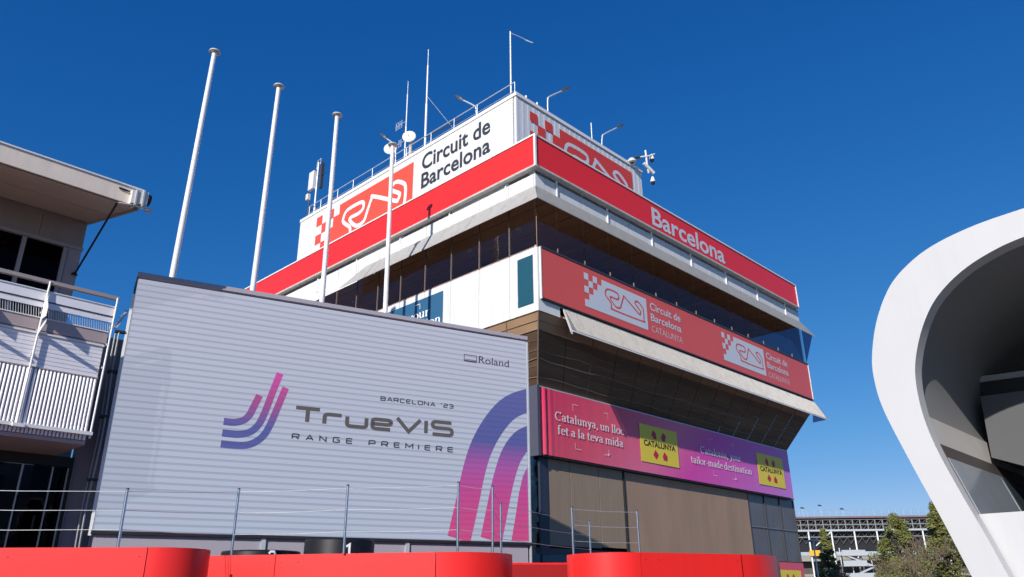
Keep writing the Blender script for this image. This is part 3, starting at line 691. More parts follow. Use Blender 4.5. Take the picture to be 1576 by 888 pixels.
MB().slab([(1.95, 2.25, 30.57), (2.35, 2.0, 30.42), (2.3, 2.0, 30.36), (1.95, 2.22, 30.46)], (.01, .02, 0)).build('vane', galv, T)
MB().lathe((1.2, 2.66, 30.9), [(0.0, .08), (.06, .06), (.07, 0)], 10).build('cap', dkgrey, T)
def whip(u, v, z0, z1, r, label, cat='antenna', kinks=0):
    T = thing('whip_antenna', label, cat, (u, v, z0)); h = z1-z0
    MB().tube([(u, v, z0), (u, v, z0+h*.5)], r, 8).build('pole', white2, T)
    MB().tube([(u, v, z0+h*.5), (u, v, z0+h*.85)], r*.75, 8).build('pole', white2, T)
    MB().tube([(u, v, z0+h*.85), (u, v, z1)], r*.4, 6).build('tip', galv, T)
    return T
T = whip(1.5, 10.15, 25.88, 34.1, .07, 'tallest white whip antenna on the roof box, with a slanting stay wire')
MB().tube([(1.5, 10.15, 30.6), (1.9, 7.9, 27.2)], .012, 5).build('stay_wire', galv, T)
MB().tube([(1.5, 11.2, 27.7), (1.5, 6.9, 27.35)], .04, 6).build('cross_arm', dkgrey, T)
T = whip(1.5, 12.1, 25.88, 32.7, .05, 'thin whip antenna left of the tall one, carrying two small comb aerials')
for z_, n_ in ((29.7, 4), (28.3, 2)):
    MB().tube([(1.5, 12.1, z_), (1.5, 13.2, z_+.03)], .02, 5).build('boom', galv, T)
    for k in range(n_): MB().tube([(1.5, 12.55+k*.19, z_-.28), (1.5, 12.55+k*.19, z_+.28)], .014, 5).build('element', galv, T)
for (u, v, z, r, lab) in ((1.5, 11.55, 28.15, .42, 'white round satellite dish next to the whip antennas'), (1.5, 13.4, 28.1, .42, 'white round satellite dish behind the nearest flagpole top')):
    T = thing('satellite_dish', lab, 'satellite dish', (u, v, 25.88))
    MB().tube([(u, v, 25.88), (u, v, z-.1)], .11, 10).build('stand', greyed, T)
    MB().lathe((u-.12, v, z), [(0, .02), (r*.5, -.02), (r, -.12), (r*1.0, -.15), (r*.5, -.05), (0, 0)][::-1], 24, axis=(.75, .66, -.1)).build('reflector', white, T)
    MB().tube([(u-.2, v-.05, z), (u-.55, v-.4, z-.1)], .02, 6).build('feed_arm', galv, T)
T = thing('small_bracket', 'small white pipe bracket beside the satellite dish on the roof edge', 'bracket', (1.2, 10.7, 25.88))
MB().tube([(1.2, 10.7, 25.88), (1.2, 10.7, 26.75), (1.2, 11.6, 26.95), (1.2, 11.6, 25.88)], .04, 6).build('pipe', white2, T)
T = thing('cell_antenna', 'white mobile phone antenna cluster on a pole at the left end of the roof', 'antenna', (1, 21.3, 25.88))
MB().tube([(1, 21.3, 25.88), (1, 21.3, 30.4)], .07, 8).build('pole', galv, T)
MB().box(W, .72, .92, 21.35, 21.95, 28.3, 29.7).build('antenna_panel', white, T)
MB().box(W, .95, 1.15, 20.75, 20.95, 28.2, 30.2).build('antenna_panel', dkgrey, T)
MB().box(W, .8, 1.0, 22.0, 22.28, 27.7, 28.15).build('junction_box', beige, T)
MB().tube([(1, 21.1, 30.2), (1, 21.0, 30.6), (1, 21.45, 30.6), (1, 21.5, 29.9)], .035, 6).build('loop', galv, T)
MB().tube([(1, 22.15, 25.9), (1, 22.1, 27.6)], .04, 6).build('brace', dkgrey, T)
MB().tube([(1, 22.3, 26.9), (1, 20.4, 26.6)], .035, 6).build('brace', dkgrey, T)
MB().tube([(1, 21.3, 26.9), (1, 20.6, 25.95)], .035, 6).build('brace', galv, T)
MB().tube([(1, 21.3, 29.3), (1, 20.3, 29.2)], .04, 6).build('bracket', dkgrey, T)
def dome(T, c, r=.15):
    c = Vector(c)
    MB().lathe(c, [(0, .36), (.06, .34), (.10, .22), (r, .08), (r, 0), (r*.95, -.02)], 16).build('housing', white, T)
    MB().lathe(c, [(r*.86, -.005), (r*.8, -.10), (r*.45, -.19), (0, -.22)], 16).build('lens_dome', black, T)
T = thing('security_camera', 'white dome security cameras on a bracket at the right end of the roof box', 'security cameras', (11.4, 1.5, 25))
MB().tube([(10.9, 1.9, 25.9), (10.7, 1.3, 26.35), (11.3, .9, 26.5), (12.0, .9, 26.95)], .05, 8).build('bracket', white2, T)
MB().tube([(11.2, 1.0, 26.9), (11.25, 1.0, 25.9), (11.5, 1.1, 25.5)], .06, 8).build('bracket', white2, T)
MB().tube([(10.3, 1.4, 26.1), (11.0, 1.2, 26.5)], .09, 8).build('motor', dkgrey, T)
dome(T, (11.75, .95, 26.5)); dome(T, (11.8, 1.05, 25.0))
MB().lathe((10.25, 1.4, 25.85), [(0, .28), (.15, .24), (.26, .1), (.26, 0), (.1, -.03)], 14).build('housing', white, T)
bm = MB(); bm.tube([(11.05, 1.1, 26.0), (11.75, .9, 25.5)], .11, 10); bm.build('camera_barrel', white, T)
T = thing('lightning_rod', 'thin white rod between the two lamps on the right roof edge', 'rod', (6.97, 1.8, 25.88)); MB().tube([(6.97, 1.8, 25.88), (6.97, 1.8, 27.25)], .03, 6).build('rod', white2, T)
for u, lab in ((1.33, 'short white stub pipe on the roof edge, nearest the building corner'), (2.19, 'short white stub pipe on the roof edge, beside the first lamp')):
    T = thing('vent_pipe', lab, 'pipe', (u, 1.7, 25.88)); MB().tube([(u, 1.7, 25.88), (u, 1.7, 26.2)], .05, 8).build('pipe', white2, T)

# ---------------------------------------------------------------- flagpoles
poles = [(-13.65, -13.16, 23.38, 'tall bare white flagpole farthest left, by the end of the display screen'), (-10.25, -10.10, 23.22, 'tall bare white flagpole, second from the left'),
         (-6.91, -7.0, 23.2, 'tall bare white flagpole in front of the left end of the red fascia'), (-3.45, -3.68, 23.03, 'tall bare white flagpole nearest the building corner')]
for x0, x1, zt, lab in poles:
    T = thing('flagpole', lab, 'flagpole', (x0, 6.3, 0), 'white flagpoles behind the display screen')
    MB().tube([(x0, 6.3, 0), (x0+(x1-x0)*.5, 6.3, zt*.5), (x1, 6.3, zt)], .14, 16, .095).build('pole', white2, T)
    MB().lathe((x1, 6.3, zt), [(0, .09), (.11, .08), (.225, .03), (.24, -.02), (.225, -.04), (.1, -.05), (.08, -.14)], 24).build('cap', greyed, T)
    MB().lathe((x0, 6.3, 0), [(.28, 0), (.28, .04), (.17, .05), (.16, .3)], 16).build('base_plate', galv, T)

# ================================================================ LED display
D = thing('display_screen', 'giant slatted LED wall with purple wave stripes and event lettering in front of the tower', 'display screen', (-10.7, -1.8, 0))
z = 3.33; slot = 0
sl_ = MB().box(FS, -12.40, 0.0, -.0, .018, 3.335+.02, 3.335+.02+P_SCR-.062).build('screen_slat', led, D)
NS = int((10.0-3.36)/P_SCR)
row(sl_, [(0, 0, P_SCR*i) for i in range(1, NS+1)])
ztop = 3.355+P_SCR*(NS+1)
MB().box(FS, -12.42, .02, -.06, -.001, 3.3, 10.02).build('backing', led_g, D)
MB().box(FS, -12.45, .06, -1.25, .05, max(10.02, ztop), 10.22).build('top_frame', lav, D)
MB().box(FS, -12.45, -12.43, -1.25, .04, 0.2, 10.015).build('side_panel', navy, D)
MB().box(FS, .03, .06, -1.25, .04, 0.2, 10.015).build('side_panel', lav, D)
MB().box(FS, -12.50, -12.43, .0, .055, 3.2, 9.55).build('edge_trim', white2, D)
MB().box(FS, .022, .07, .0, .055, .2, 10.0).build('edge_trim', galv, D)
MB().box(FS, -12.45, .06, .0, .09, 3.24, 3.32).build('bottom_trim', black, D)
MB().box(FS, -12.42, .03, -1.2, -.08, .2, 10.0).build('casing', dkgrey, D)
bp = MB().box(FS, -12.42, -8.32, -.05, .0, .15, 3.235).build('base_panel', lav, D); row(bp, [SX*4.14, SX*8.28])
bt = MB().box(FS, -8.34, -8.22, -.0, .05, .15, 3.235).build('base_trim', galv, D); row(bt, [SX*4.14])
fs_ = Fr(FS.O+SN*.018, SX, SN)
techno('TrueVIS', fs_, -7.81, -2.68, 6.42, 6.94, .125, .22, led_txt, D)
techno("BARCELONA '23", fs_, -5.21, -2.73, 7.35, 7.50, .034, .35, led_dark, D)
techno('RANGE PREMIERE', fs_, -7.80, -2.70, 5.95, 6.13, .042, .95, led_dark, D)
text('Roland', fs_, -1.84, -.69, 9.0, 9.25, led_dark, D, .004)
mb = MB(); mb.ribbon(fs_, [(-2.38, 9.23), (-1.92, 9.23), (-1.92, 9.0), (-2.38, 9.0)], .022, .022, .012, True); mb.ribbon(fs_, [(-2.38, 9.07), (-1.92, 9.07)], .02, .02, .0126); mb.ribbon(fs_, [(-2.36, 9.025), (-1.94, 9.025)], .03, .04, .0132)
mb.build('logo_mark', led_dark, D)
def band(pts, wd, m_, nm, k=6):
    P = [(q.x, q.y) for q in catmull([Vector(p) for p in pts], k)]
    mb = MB().ribbon(fs_, P, wd, wd, .012)
    lim = -.02
    for v in mb.v:
        x = (v-fs_.O).dot(SX)
        if x > lim: v -= SX*(x-lim)
    return mb.build(nm, m_, D)
band([(-9.69, 6.285), (-9.40, 6.285), (-9.18, 6.36), (-9.03, 6.52), (-8.93, 6.78), (-8.81, 7.115)], .20, led_j, 'wave_stripe')
band([(-9.69, 5.965), (-9.25, 5.965), (-8.95, 6.06), (-8.75, 6.28), (-8.62, 6.62), (-8.47, 7.2), (-8.30, 7.83)], .20, led_j, 'wave_stripe')
band([(-9.69, 5.665), (-9.15, 5.665), (-8.83, 5.76), (-8.58, 5.99), (-8.42, 6.34), (-8.28, 6.8), (-8.10, 7.42)], .20, led_j, 'wave_stripe')
band([(-2.48, 3.36), (-2.22, 4.4), (-1.98, 5.45), (-1.70, 6.25), (-1.25, 7.0), (-.70, 7.58), (-.02, 7.91), (.7, 8.05)], .79, led_a, 'wave_arc', 10)
band([(-1.37, 3.36), (-1.13, 4.4), (-.93, 5.2), (-.66, 5.95), (-.33, 6.42), (-.02, 6.64), (.5, 6.85)], .76, led_a, 'wave_arc', 10)
mb = MB().poly(fs_, [(-.66, 3.36), (-.02, 3.36), (-.02, 5.70), (-.20, 5.40), (-.36, 4.85), (-.50, 4.1)], .012); mb.build('wave_arc', led_a, D)
T = thing('cable_conduit', 'grey cables and brackets running up beside the left edge of the display screen', 'cable', (-16.9, -.4, 0))
for dx, dd in ((-12.62, .05), (-12.70, -.1)):
    pts = [FS.p(dx+.03*math.sin(k*1.3), dd, .3+k*.9) for k in range(10)]
    MB().tube(catmull(pts, 3), .025, 6).build('cable', grey, T)
for z_ in (4.5, 6.1, 7.3, 8.4): MB().box(FS, -12.75, -12.5, -.05, .08, z_, z_+.06).build('bracket', black, T)

# ================================================================ left building
B = thing('corner_building', 'taupe and white building with slatted balcony and wide eaves, left of the display screen', 'building', (-22, 3, 0))
vr, vb, vw = -1.4, -.9, 1.2; UL = -32
fw_ = FR(vw)
def bb(nm, m_, *a, **k): return MB().box(*a).build(nm, m_, B, **k)
# roof
q = W.p
MB().hexa([(UL, vr, 11.46), (-17.45, vr, 11.46), (-17.88, 1.2, 11.80), (UL, 1.2, 11.80), (UL, vr, 11.93), (-17.45, vr, 11.93), (-17.88, 1.2, 12.4), (UL, 1.2, 12.4)]).build('roof', dkgrey, B)
MB().hexa([(UL, 1.201, 11.80), (-17.88, 1.201, 11.80), (-17.88, 5.0, 12.1), (UL, 5.0, 12.1), (UL, 1.201, 12.4), (-17.88, 1.201, 12.4), (-17.88, 5.0, 14.6), (UL, 5.0, 14.6)]).build('roof', dkgrey, B)
bb('fascia', beige, W, UL, -17.40, vr-.06, vr-.002, 11.45, 11.93)
bb('fascia_cap', white2, W, UL, -17.40, vr-.09, vr+.1, 11.932, 11.97)
for k in range(2):
    ya, yb = vr+.05+k*1.24, vr+1.26+k*1.24; za, zb = 11.42+.13*(ya-vr), 11.42+.13*(yb-vr); xa, xb = -17.5-.165*(ya-vr), -17.5-.165*(yb-vr)
    MB().hexa([(UL, ya, za), (xa, ya, za), (xb, yb, zb), (UL, yb, zb), (UL, ya, za+.035), (xa, ya, za+.035), (xb, yb, zb+.035), (UL, yb, zb+.035)]).build('soffit_board', soff, B)
MB().slab([(-17.46, vr+.02, 11.36), (-17.89, 1.19, 11.70), (-17.89, 1.19, 11.80), (-17.46, vr+.02, 11.46)], (-.05, 0, 0)).build('roof_edge', taupe2, B)
# upper wall
bb('wall_panel', taupe, fw_, UL, -19.03, -.15, 0, 10.98, 12.2)
bb('wall_panel', taupe, fw_, -19.02, -17.9, -.15, 0, 10.98, 12.2)
bb('string_course', taupe2, fw_, UL, -17.88, -.1, .06, 12.0, 12.06)
bb('string_course', taupe2, fw_, UL, -17.88, -.1, .05, 10.88, 10.97)
bb('wall_panel', taupe2, fw_, -18.24, -17.9, -.15, 0, 8.0, 10.88)
bb('side_wall', taupe, W, -17.98, -17.9, vw+.16, 9, 5.4, 12.2)
fr0 = -19.33
for k in range(6):
    x1 = -18.36-k*1.02
    mu = MB().box(fw_, x1, x1+.10, -.06, .04, 8.0, 10.86).build('window_frame', taupe2, B)
    MB().box(fw_, x1-.90, x1-.01, -.03, -.02, 8.0, 10.86).build('window_pane', glass_d, mu)
bb('window_frame', taupe2, fw_, UL, -24.5, -.06, .04, 8, 10.86)
bb('inner_room', dkgrey, W, UL, -18.1, 5.2, 5.3, 7.9, 12)
bb('inner_ceiling', dkgrey, W, UL, -18.1, vw+.2, 5.2, 10.9, 11.0)
MB().lathe((-19.62, 2.0, 10.86), [(0, 0), (.09, 0), (.09, .03)], 14).build('downlight', mat('downlight_glow', (.9, .75, .5), .5), B)
MB().tube([(-17.98, vr+.1, 11.42), (-17.96, vw-.02, 10.15)], .028, 8).build('strut', black, B)
MB().lathe((-17.96, vw-.02, 10.12), [(.08, 0), (.08, .05), (.03, .1)], 10).build('strut_foot', black, B)
# balcony
bal = MB().box(W, UL, -17.46, vb+.03, vw, 7.78, 8.04).build('balcony', mauve, B)
MB().box(W, UL, -17.46, vb-.01, vb+.028, 7.76, 8.06).build('edge_board', mauve, bal)
MB().box(W, UL, -17.36, vb-.05, vb+.06, 8.955, 9.045).build('handrail', taupe2, bal)
fbk = FR(vb)
MB().box(fbk, UL, -17.40, -.01, .02, 8.50, 8.74).build('guard_panel', offw, bal)
MB().box(fbk, UL, -17.40, -.01, .04, 8.74, 8.765).build('guard_rail', white2, bal)
MB().box(fbk, UL, -17.40, -.01, .035, 8.475, 8.498).build('guard_rail', dkgrey, bal)
MB().box(fbk, UL, -17.40, -.01, .018, 8.33, 8.47).build('guard_panel', offw, bal)
MB().box(fbk, UL, -17.46, -.0, .03, 8.055, 8.08).build('guard_rail', white2, bal)
gr = MB()
for i in range(190):
    x = -17.42-i*.055
    gr.hexa([fbk.p(x, -.02, 8.06), fbk.p(x+.012, -.02, 8.06), fbk.p(x+.012, .0, 8.06), fbk.p(x, .0, 8.06), fbk.p(x-.05, -.02, 8.34), fbk.p(x-.038, -.02, 8.34), fbk.p(x-.038, .0, 8.34), fbk.p(x-.05, .0, 8.34)])
gr.build('mesh_infill', galv, bal, kind='stuff')
for k in range(5):
    x = -17.42-k*1.6
    pt = MB().tube([fbk.p(x-.03, .09, 5.35), fbk.p(x, .09, 8.2), fbk.p(x+.02, .05, 9.0)], .025, 8).build('post', white2, bal)
    if k: MB().slab([fbk.p(x, .04, 8.72), fbk.p(x, .40, 8.25), fbk.p(x, .40, 8.02), fbk.p(x, .04, 8.02)], (.012, 0, 0)).build('bracket_plate', white2, pt)
    for zz_ in (8.15, 7.7, 7.1): MB().box(fbk, x-.05, x+.02, .02, .1, zz_, zz_+.05).build('bolt', galv, pt)
    if k: MB().slab([fbk.p(x-.01, .04, 7.75), fbk.p(x-.01, .55, 7.9), fbk.p(x-.01, .55, 7.82), fbk.p(x-.01, .04, 7.6)], (.01, 0, 0)).build('bracket_plate', white2, pt)
MB().hexa([(-17.38, vb-.1, 8.2), (-17.30, vb-.1, 8.2), (-17.02, vb+.1, 8.8), (-17.10, vb+.1, 8.8), (-17.38, vb-.0, 8.2), (-17.30, vb-.0, 8.2), (-17.02, vb+.2, 8.8), (-17.10, vb+.2, 8.8)]).build('bracket_arm', galv, bal)
# ribbed boards then round vertical slats
ri = MB().box(fbk, UL, -17.52, .0, .02, 6.86, 6.95).build('cladding_board', offw, bal)
row(ri, [(0, 0, .1*i) for i in range(1, 8)])
MB().box(fbk, UL, -17.50, -.06, -.001, 5.3, 7.74).build('cladding_backing', mauve, bal)
MB().box(fbk, UL, -17.50, .0, .05, 7.66, 7.70).build('cladding_rail', white2, bal)
ts = MB().tube([fbk.p(-17.56, .03, 5.30), fbk.p(-17.56, .03, 6.80), fbk.p(-17.56, .02, 6.83)], .032, 10).build('slat', offw, bal)
row(ts, [(-.083*i, 0, 0) for i in range(1, 90)])
for (a, b) in ((-18.9, -17.42), (-20.5, -19.15), (-22.2, -20.75)): MB().box(fbk, a, b, .05, .16, 5.42, 5.50).build('slat_rail', white2, bal)
MB().box(fbk, -19.15, -18.9, .05, .22, 5.40, 5.48).build('slat_rail', white2, bal)
MB().box(fbk, UL, -17.5, .0, .05, 6.83, 6.86).build('cladding_rail', taupe2, bal)
bb('soffit', mauve, W, UL, -17.5, vb, vw, 5.2, 5.29)
# lower storey
bb('wall_pier', lav, fw_, -17.02, -16.3, -.25, 0, 0, 8.6)
bb('side_wall', lav, W, -17.86, -17.04, vw+.3, 9, 0, 8.3)
bb('door_frame', black, fw_, -17.12, -17.03, -.2, .05, 0, 5.2)
bb('door_frame', taupe2, fw_, -17.035, -17.022, -.2, .07, 0, 5.2)
bb('upper_frame', black, fw_, UL, -17.12, -.1, .06, 4.95, 5.2)
for k, (a, b, sk) in enumerate(((-17.46, -17.14, 0), (-18.14, -17.50, 1), (-18.7, -18.2, 0), (-19.7, -18.75, 0), (-21, -19.75, 0))):
    MB().box(fw_, a, b, -.06, -.05, .05, 4.93).build('glass_pane', glass_d, B)
    MB().box(fw_, b, b+.022, -.08, .02, .05, 4.93).build('pane_edge', galv, B)
MB().lathe(fw_.p(-17.70, .05, 3.55), [(0.0, .16), (.03, .15), (.03, -.15), (0, -.16)], 8).build('door_handle', black, B)
bb('inner_wall', brown_dark, W, UL, -17.1, 4.0, 4.1, 0, 5)
bb('inner_panel', mat('inner_brown_panel', (.12, .06, .045), .6), W, -17.95, -17.5, 2.2, 2.3, .1, 4.3)
bb('wall_louvre', grey, fw_, -16.52, -16.42, .0, .03, 2.6, 3.3)
T = thing('floodlight', 'wrapped white floodlight clamped at the tip of the left roof', 'floodlight', (-17.5, -1.6, 11.3))
bm = MB(); bm.hexa([(-17.75, -1.62, 11.42), (-17.34, -1.62, 11.50), (-17.34, -1.36, 11.50), (-17.75, -1.36, 11.42), (-17.75, -1.62, 11.80), (-17.34, -1.62, 11.86), (-17.34, -1.36, 11.86), (-17.75, -1.36, 11.80)]); bm.build('housing', white, T)
MB().box(W, -17.66, -17.62, -1.65, -1.33, 11.38, 11.84).build('strap', greyed, T); MB().box(W, -17.48, -17.44, -1.65, -1.33, 11.40, 11.88).build('strap', greyed, T)
MB().lathe((-17.34, -1.49, 11.70), [(.15, 0), (.16, .09), (.12, .095), (0, .06)], 16, axis=(1, 0, 0)).build('lens_ring', black, T)
MB().tube([(-18.0, -1.5, 11.36), (-17.7, -1.55, 11.40), (-17.3, -1.6, 11.36)], .022, 6).build('clamp_bar', galv, T)
MB().box(W, -17.32, -17.16, -1.56, -1.44, 11.36, 11.46).build('junction_box', galv, T)
MB().tube([(-18.05, -1.48, 11.8), (-17.78, -1.5, 11.78)], .022, 6).build('clamp_bar', black, T)

# ================================================================ red walls
def redwall(label, flats, arcs, z1=2.6, t=.10):
    """flats: list of (p, q) panels; arcs: list of (centre, radius, a0, a1) curved panels"""
    first = flats[0][0]
    T = thing('red_wall', label, 'wall', (first[0], first[1], 0))
    for p, q_ in flats:
        p, q_ = Vector(p), Vector(q_); d = (q_-p).normalized(); nrm = Vector((d.y, -d.x)); p = p+d*.008; q_ = q_-d*.008
        P = [p, q_, q_-nrm*t, p-nrm*t]
        pn = MB().slab([(a.x, a.y, .1) for a in P], (0, 0, z1-.1)).build('wall_panel', red_wall, T)
        for s_ in (.12, .5, (q_-p).length-.12):
            if 0 < s_ < (q_-p).length: 
                c = p+d*s_
                MB().lathe((c.x, c.y, z1-.16), [(0.0, .006), (.012, .005), (.014, -.01)], 8, axis=(nrm.x, nrm.y, 0)).build('screw', black, pn)
    for c, r, a0, a1 in arcs:
        n_ = 20; o_ = []; i_ = []
        for k in range(n_+1):
            a = math.radians(a0+(a1-a0)*k/n_); o_.append((c[0]+r*math.cos(a), c[1]+r*math.sin(a))); i_.append((c[0]+(r-t)*math.cos(a), c[1]+(r-t)*math.sin(a)))
        mb = MB()
        vs = [(x, y, .1) for x, y in o_]+[(x, y, z1) for x, y in o_]+[(x, y, z1) for x, y in i_]+[(x, y, .1) for x, y in i_]
        m_ = n_+1; fs = []
        for lay in range(3):
            for k in range(n_): fs.append((lay*m_+k, lay*m_+k+1, (lay+1)*m_+k+1, (lay+1)*m_+k))
        mb.add(vs[:2*m_], [f for f in fs if max(f) < 2*m_], True)
        mb.add(vs[m_:3*m_], [(k, k+1, m_+k+1, m_+k) for k in range(n_)]); mb.add(vs[2*m_:], [(k, k+1, m_+k+1, m_+k) for k in range(n_)], True)
        mb.build('curved_panel', red_wall, T)
    return T
def tang(p, d, r):
    d = Vector(d).normalized(); nrm = Vector((-d.y, d.x)); c = Vector(p)+nrm*r
    a = math.degrees(math.atan2(-nrm.y, -nrm.x)); return (c.x, c.y), a
T1 = redwall('red panel wall with rounded right end, at the far left of the frame', [((-19.9, -4.09), (-17.66, -5.97)), ((-22.2, -2.16), (-19.9, -4.09))], [])
c, a = tang((-17.66, -5.97), (.766, -.643), .88)
def addarc(T, c, r, a0, a1, z1=2.6, t=.1, n_=20):
    o_ = [(c[0]+r*math.cos(math.radians(a0+(a1-a0)*k/n_)), c[1]+r*math.sin(math.radians(a0+(a1-a0)*k/n_))) for k in range(n_+1)]
    i_ = [(c[0]+(r-t)*math.cos(math.radians(a0+(a1-a0)*k/n_)), c[1]+(r-t)*math.sin(math.radians(a0+(a1-a0)*k/n_))) for k in range(n_+1)]
    m_ = n_+1; mb = MB(); ring = [(k, k+1, m_+k+1, m_+k) for k in range(n_)]
    mb.add([(x, y, .1) for x, y in o_]+[(x, y, z1) for x, y in o_], ring, True)
    mb.add([(x, y, z1) for x, y in o_]+[(x, y, z1) for x, y in i_], ring)
    mb.add([(x, y, z1) for x, y in i_]+[(x, y, .1) for x, y in i_], ring, True)
    mb.build('curved_panel', red_wall, T)
def endpt(c, r, a): return (c[0]+r*math.cos(math.radians(a)), c[1]+r*math.sin(math.radians(a)))
def addflat(T, p, q_, z1=2.6, t=.1):
    p, q_ = Vector(p), Vector(q_); d = (q_-p).normalized(); nrm = Vector((d.y, -d.x))
    P = [p+d*.008, q_-d*.008, q_-d*.008-nrm*t, p+d*.008-nrm*t]
    MB().slab([(a.x, a.y, .1) for a in P], (0, 0, z1-.1)).build('wall_panel', red_wall, T)
addarc(T1, c, .88, a+.6, a+150)
e = endpt(c, .88, a+150); addflat(T1, e, (e[0]-3.0, e[1]+1.2))
T2 = redwall('longest red panel wall with a rounded right end, in front of the display screen', [((-14.55, -5.15), (-12.31, -7.88)), ((-16.9, -2.30), (-14.55, -5.15))], [])
c, a = tang((-12.31, -7.88), (.634, -.773), 1.52)
addarc(T2, c, 1.52, a+.4, a+140); e = endpt(c, 1.52, a+140); addflat(T2, e, (e[0]-2.4, e[1]+2.4))
T3 = redwall('red panel wall rounded at both ends, in front of the brown shade panels', [((-8.42, -10.45), (-5.62, -11.43))], [])
c, a = tang((-5.62, -11.43), (.944, -.331), 2.9)
addarc(T3, c, 2.9, a+.3, a+120, n_=28)
c, a = tang((-8.42, -10.45), (.944, -.331), 1.12)
addarc(T3, c, 1.12, a-110, a-.4)
e = endpt(c, 1.12, a-110); addflat(T3, (e[0]+2.6, e[1]+1.4), e)
T4 = thing('red_wall', 'low red wall with slanting panel seams, in the gap between the two rounded red walls', 'wall', (-6.5, -5.7, 0))
d = (Vector((-5.6, -6.3))-Vector((-7.9, -4.9))); L_ = 4.4; d.normalize()
for k in range(7):
    x0 = -.9+k*.62; b0 = x0+.9
    P = [Vector((-7.9, -4.9))+d*x0, Vector((-7.9, -4.9))+d*(x0+.605), Vector((-7.9, -4.9))+d*(b0+.605), Vector((-7.9, -4.9))+d*b0]
    MB().slab([(P[0].x, P[0].y, 2.6), (P[1].x, P[1].y, 2.6), (P[2].x, P[2].y, 1.2), (P[3].x, P[3].y, 1.2)], (.03, .06, 0)).build('wall_panel', red_wall, T4)
MB().slab([(-8.6, -4.5, .1), (-5.0, -6.7, .1), (-5.0, -6.7, 2.55), (-8.6, -4.5, 2.55)], (.05, .12, 0)).build('backing', mat('deep_red_backing', (.35, .012, .012), .5), T4)
pf = MB().slab([(-16.0, -3.05, 2.3), (-14.3, -5.1, 2.3), (-12.1, -7.6, 2.3), (-9.9, -7.2, 2.3), (-9.6, -5.6, 2.3), (-12, -3.2, 2.3), (-15.0, -2.2, 2.3)], (0, 0, .1)); pf.build('terrace_floor', paving, kind='structure')
pf = MB().slab([(-8.3, -10.2, 2.3), (-5.7, -11.1, 2.3), (-3.3, -10.9, 2.3), (-1.95, -9.3, 2.3), (-3, -7, 2.3), (-7.9, -8.4, 2.3)], (0, 0, .1)); pf.build('terrace_floor', paving, kind='structure')
# railings
def railing(label, posts, wires=True):
    T = thing('wire_railing', label, 'railing', (posts[0][0], posts[0][1], 2.4))
    for x, y, h in posts:
        MB().tube([(x, y, 2.59), (x, y, 2.6+h)], .028, 12).build('post', steel, T)
        MB().lathe((x, y, 2.6+h), [(0, .012), (.03, .01), (.03, -.02)], 12).build('post_cap', dkgrey, T)
    for (x, y, h), (x2, y2, h2) in zip(posts[:-1], posts[1:]):
        for t in (.95, .63, .31):
            a_, b_ = Vector((x, y, 2.6+h*t)), Vector((x2, y2, 2.6+h2*t)); m_ = (a_+b_)/2-Vector((0, 0, .02))
            MB().tube([a_, m_, b_], .0055, 5).build('wire', galv, T)
    return T
railing('steel post and wire railing running above the two left red walls to the gap', [(-21.0, -3.0, 1.12), (-17.95, -5.3, 1.10), (-15.05, -4.10, 1.47), (-13.62, -6.35, 1.45), (-11.93, -8.15, 1.48), (-11.07, -8.36, 1.45), (-10.15, -7.71, 1.2), (-5.0, -6.28, 1.2)])
railing('pair of thin steel posts with wires just behind the right red wall', [(-8.18, -8.28, 1.2), (-6.26, -8.91, 1.2)])
# black drums with numbers
def drum(x, y, zt, r, num, label):
    T = thing('black_drum', label, 'drum', (x, y, 2.4), 'numbered black drums behind the red wall')
    MB().lathe((x, y, 0), [(r, .3), (r, zt-.05), (r-.02, zt), (r-.1, zt), (r-.12, zt-.04), (0, zt-.04)], 48).build('drum_body', mat('black_gloss_drum', (.010, .010, .014), .5, spec=.25), T)
    v = Vector((-23.84-x, -21.34-y, 0)).normalized(); X = Vector((-v.y, v.x, 0))
    ang = math.atan2(v.y, v.x)+math.radians(15)
    v = Vector((math.cos(ang), math.sin(ang), 0)); X = Vector((-v.y, v.x, 0))
    f = Fr((x+v.x*(r+.004), y+v.y*(r+.004), 0), X, v)
    if num == '1': MB().ribbon(f, [(-.07, zt-.20), (.01, zt-.15), (.01, zt-.42)], .055, .05, .006).build('numeral', white_print, T)
    else:
        MB().ribbon(f, [(-.08, zt-.09), (-.04, zt-.04), (.04, zt-.04), (.08, zt-.10), (.07, zt-.16), (-.08, zt-.32), (.09, zt-.32)], .05, .05, .006).build('numeral', white_print, T)
drum(-12.15, -4.0, 3.06, .86, '1', 'round black drum marked with a white 1, rising above the red wall')
drum(-13.55, -2.7, 2.80, .95, '2', 'round black drum marked with a white number, only its rim above the red wall')

# ================================================================ white shell on the right
H = thing('shell_building', 'smooth white tube-shaped pavilion with a rounded open end, at the right edge', 'building', (-12, -20.9, 0))
out = [(-18.67, 0), (-18.14, 1.83), (-17.93, 2.55), (-17.67, 3.37), (-17.45, 4.14), (-17.40, 4.64), (-17.45, 5.03), (-17.61, 5.51), (-17.88, 5.96), (-18.22, 6.24), (-18.62, 6.42), (-19.17, 6.53), (-19.79, 6.57), (-20.6, 6.60)]
inn = [(-19.10, 0), (-18.56, 1.82), (-18.40, 2.35), (-18.22, 2.90), (-18.05, 3.48), (-17.965, 3.97), (-17.96, 4.44), (-18.03, 4.81), (-18.21, 5.24), (-18.46, 5.60), (-18.82, 5.88), (-19.23, 6.06), (-19.72, 6.165), (-20.6, 6.21)]
def mirror(P): return P+[(-41.2-y, z_) for y, z_ in P[:-1][::-1]]
def prof(P): return [(q.x, q.y) for q in catmull([Vector(p) for p in mirror(P)], 6)]
PO, PI_ = prof(out), prof(inn)
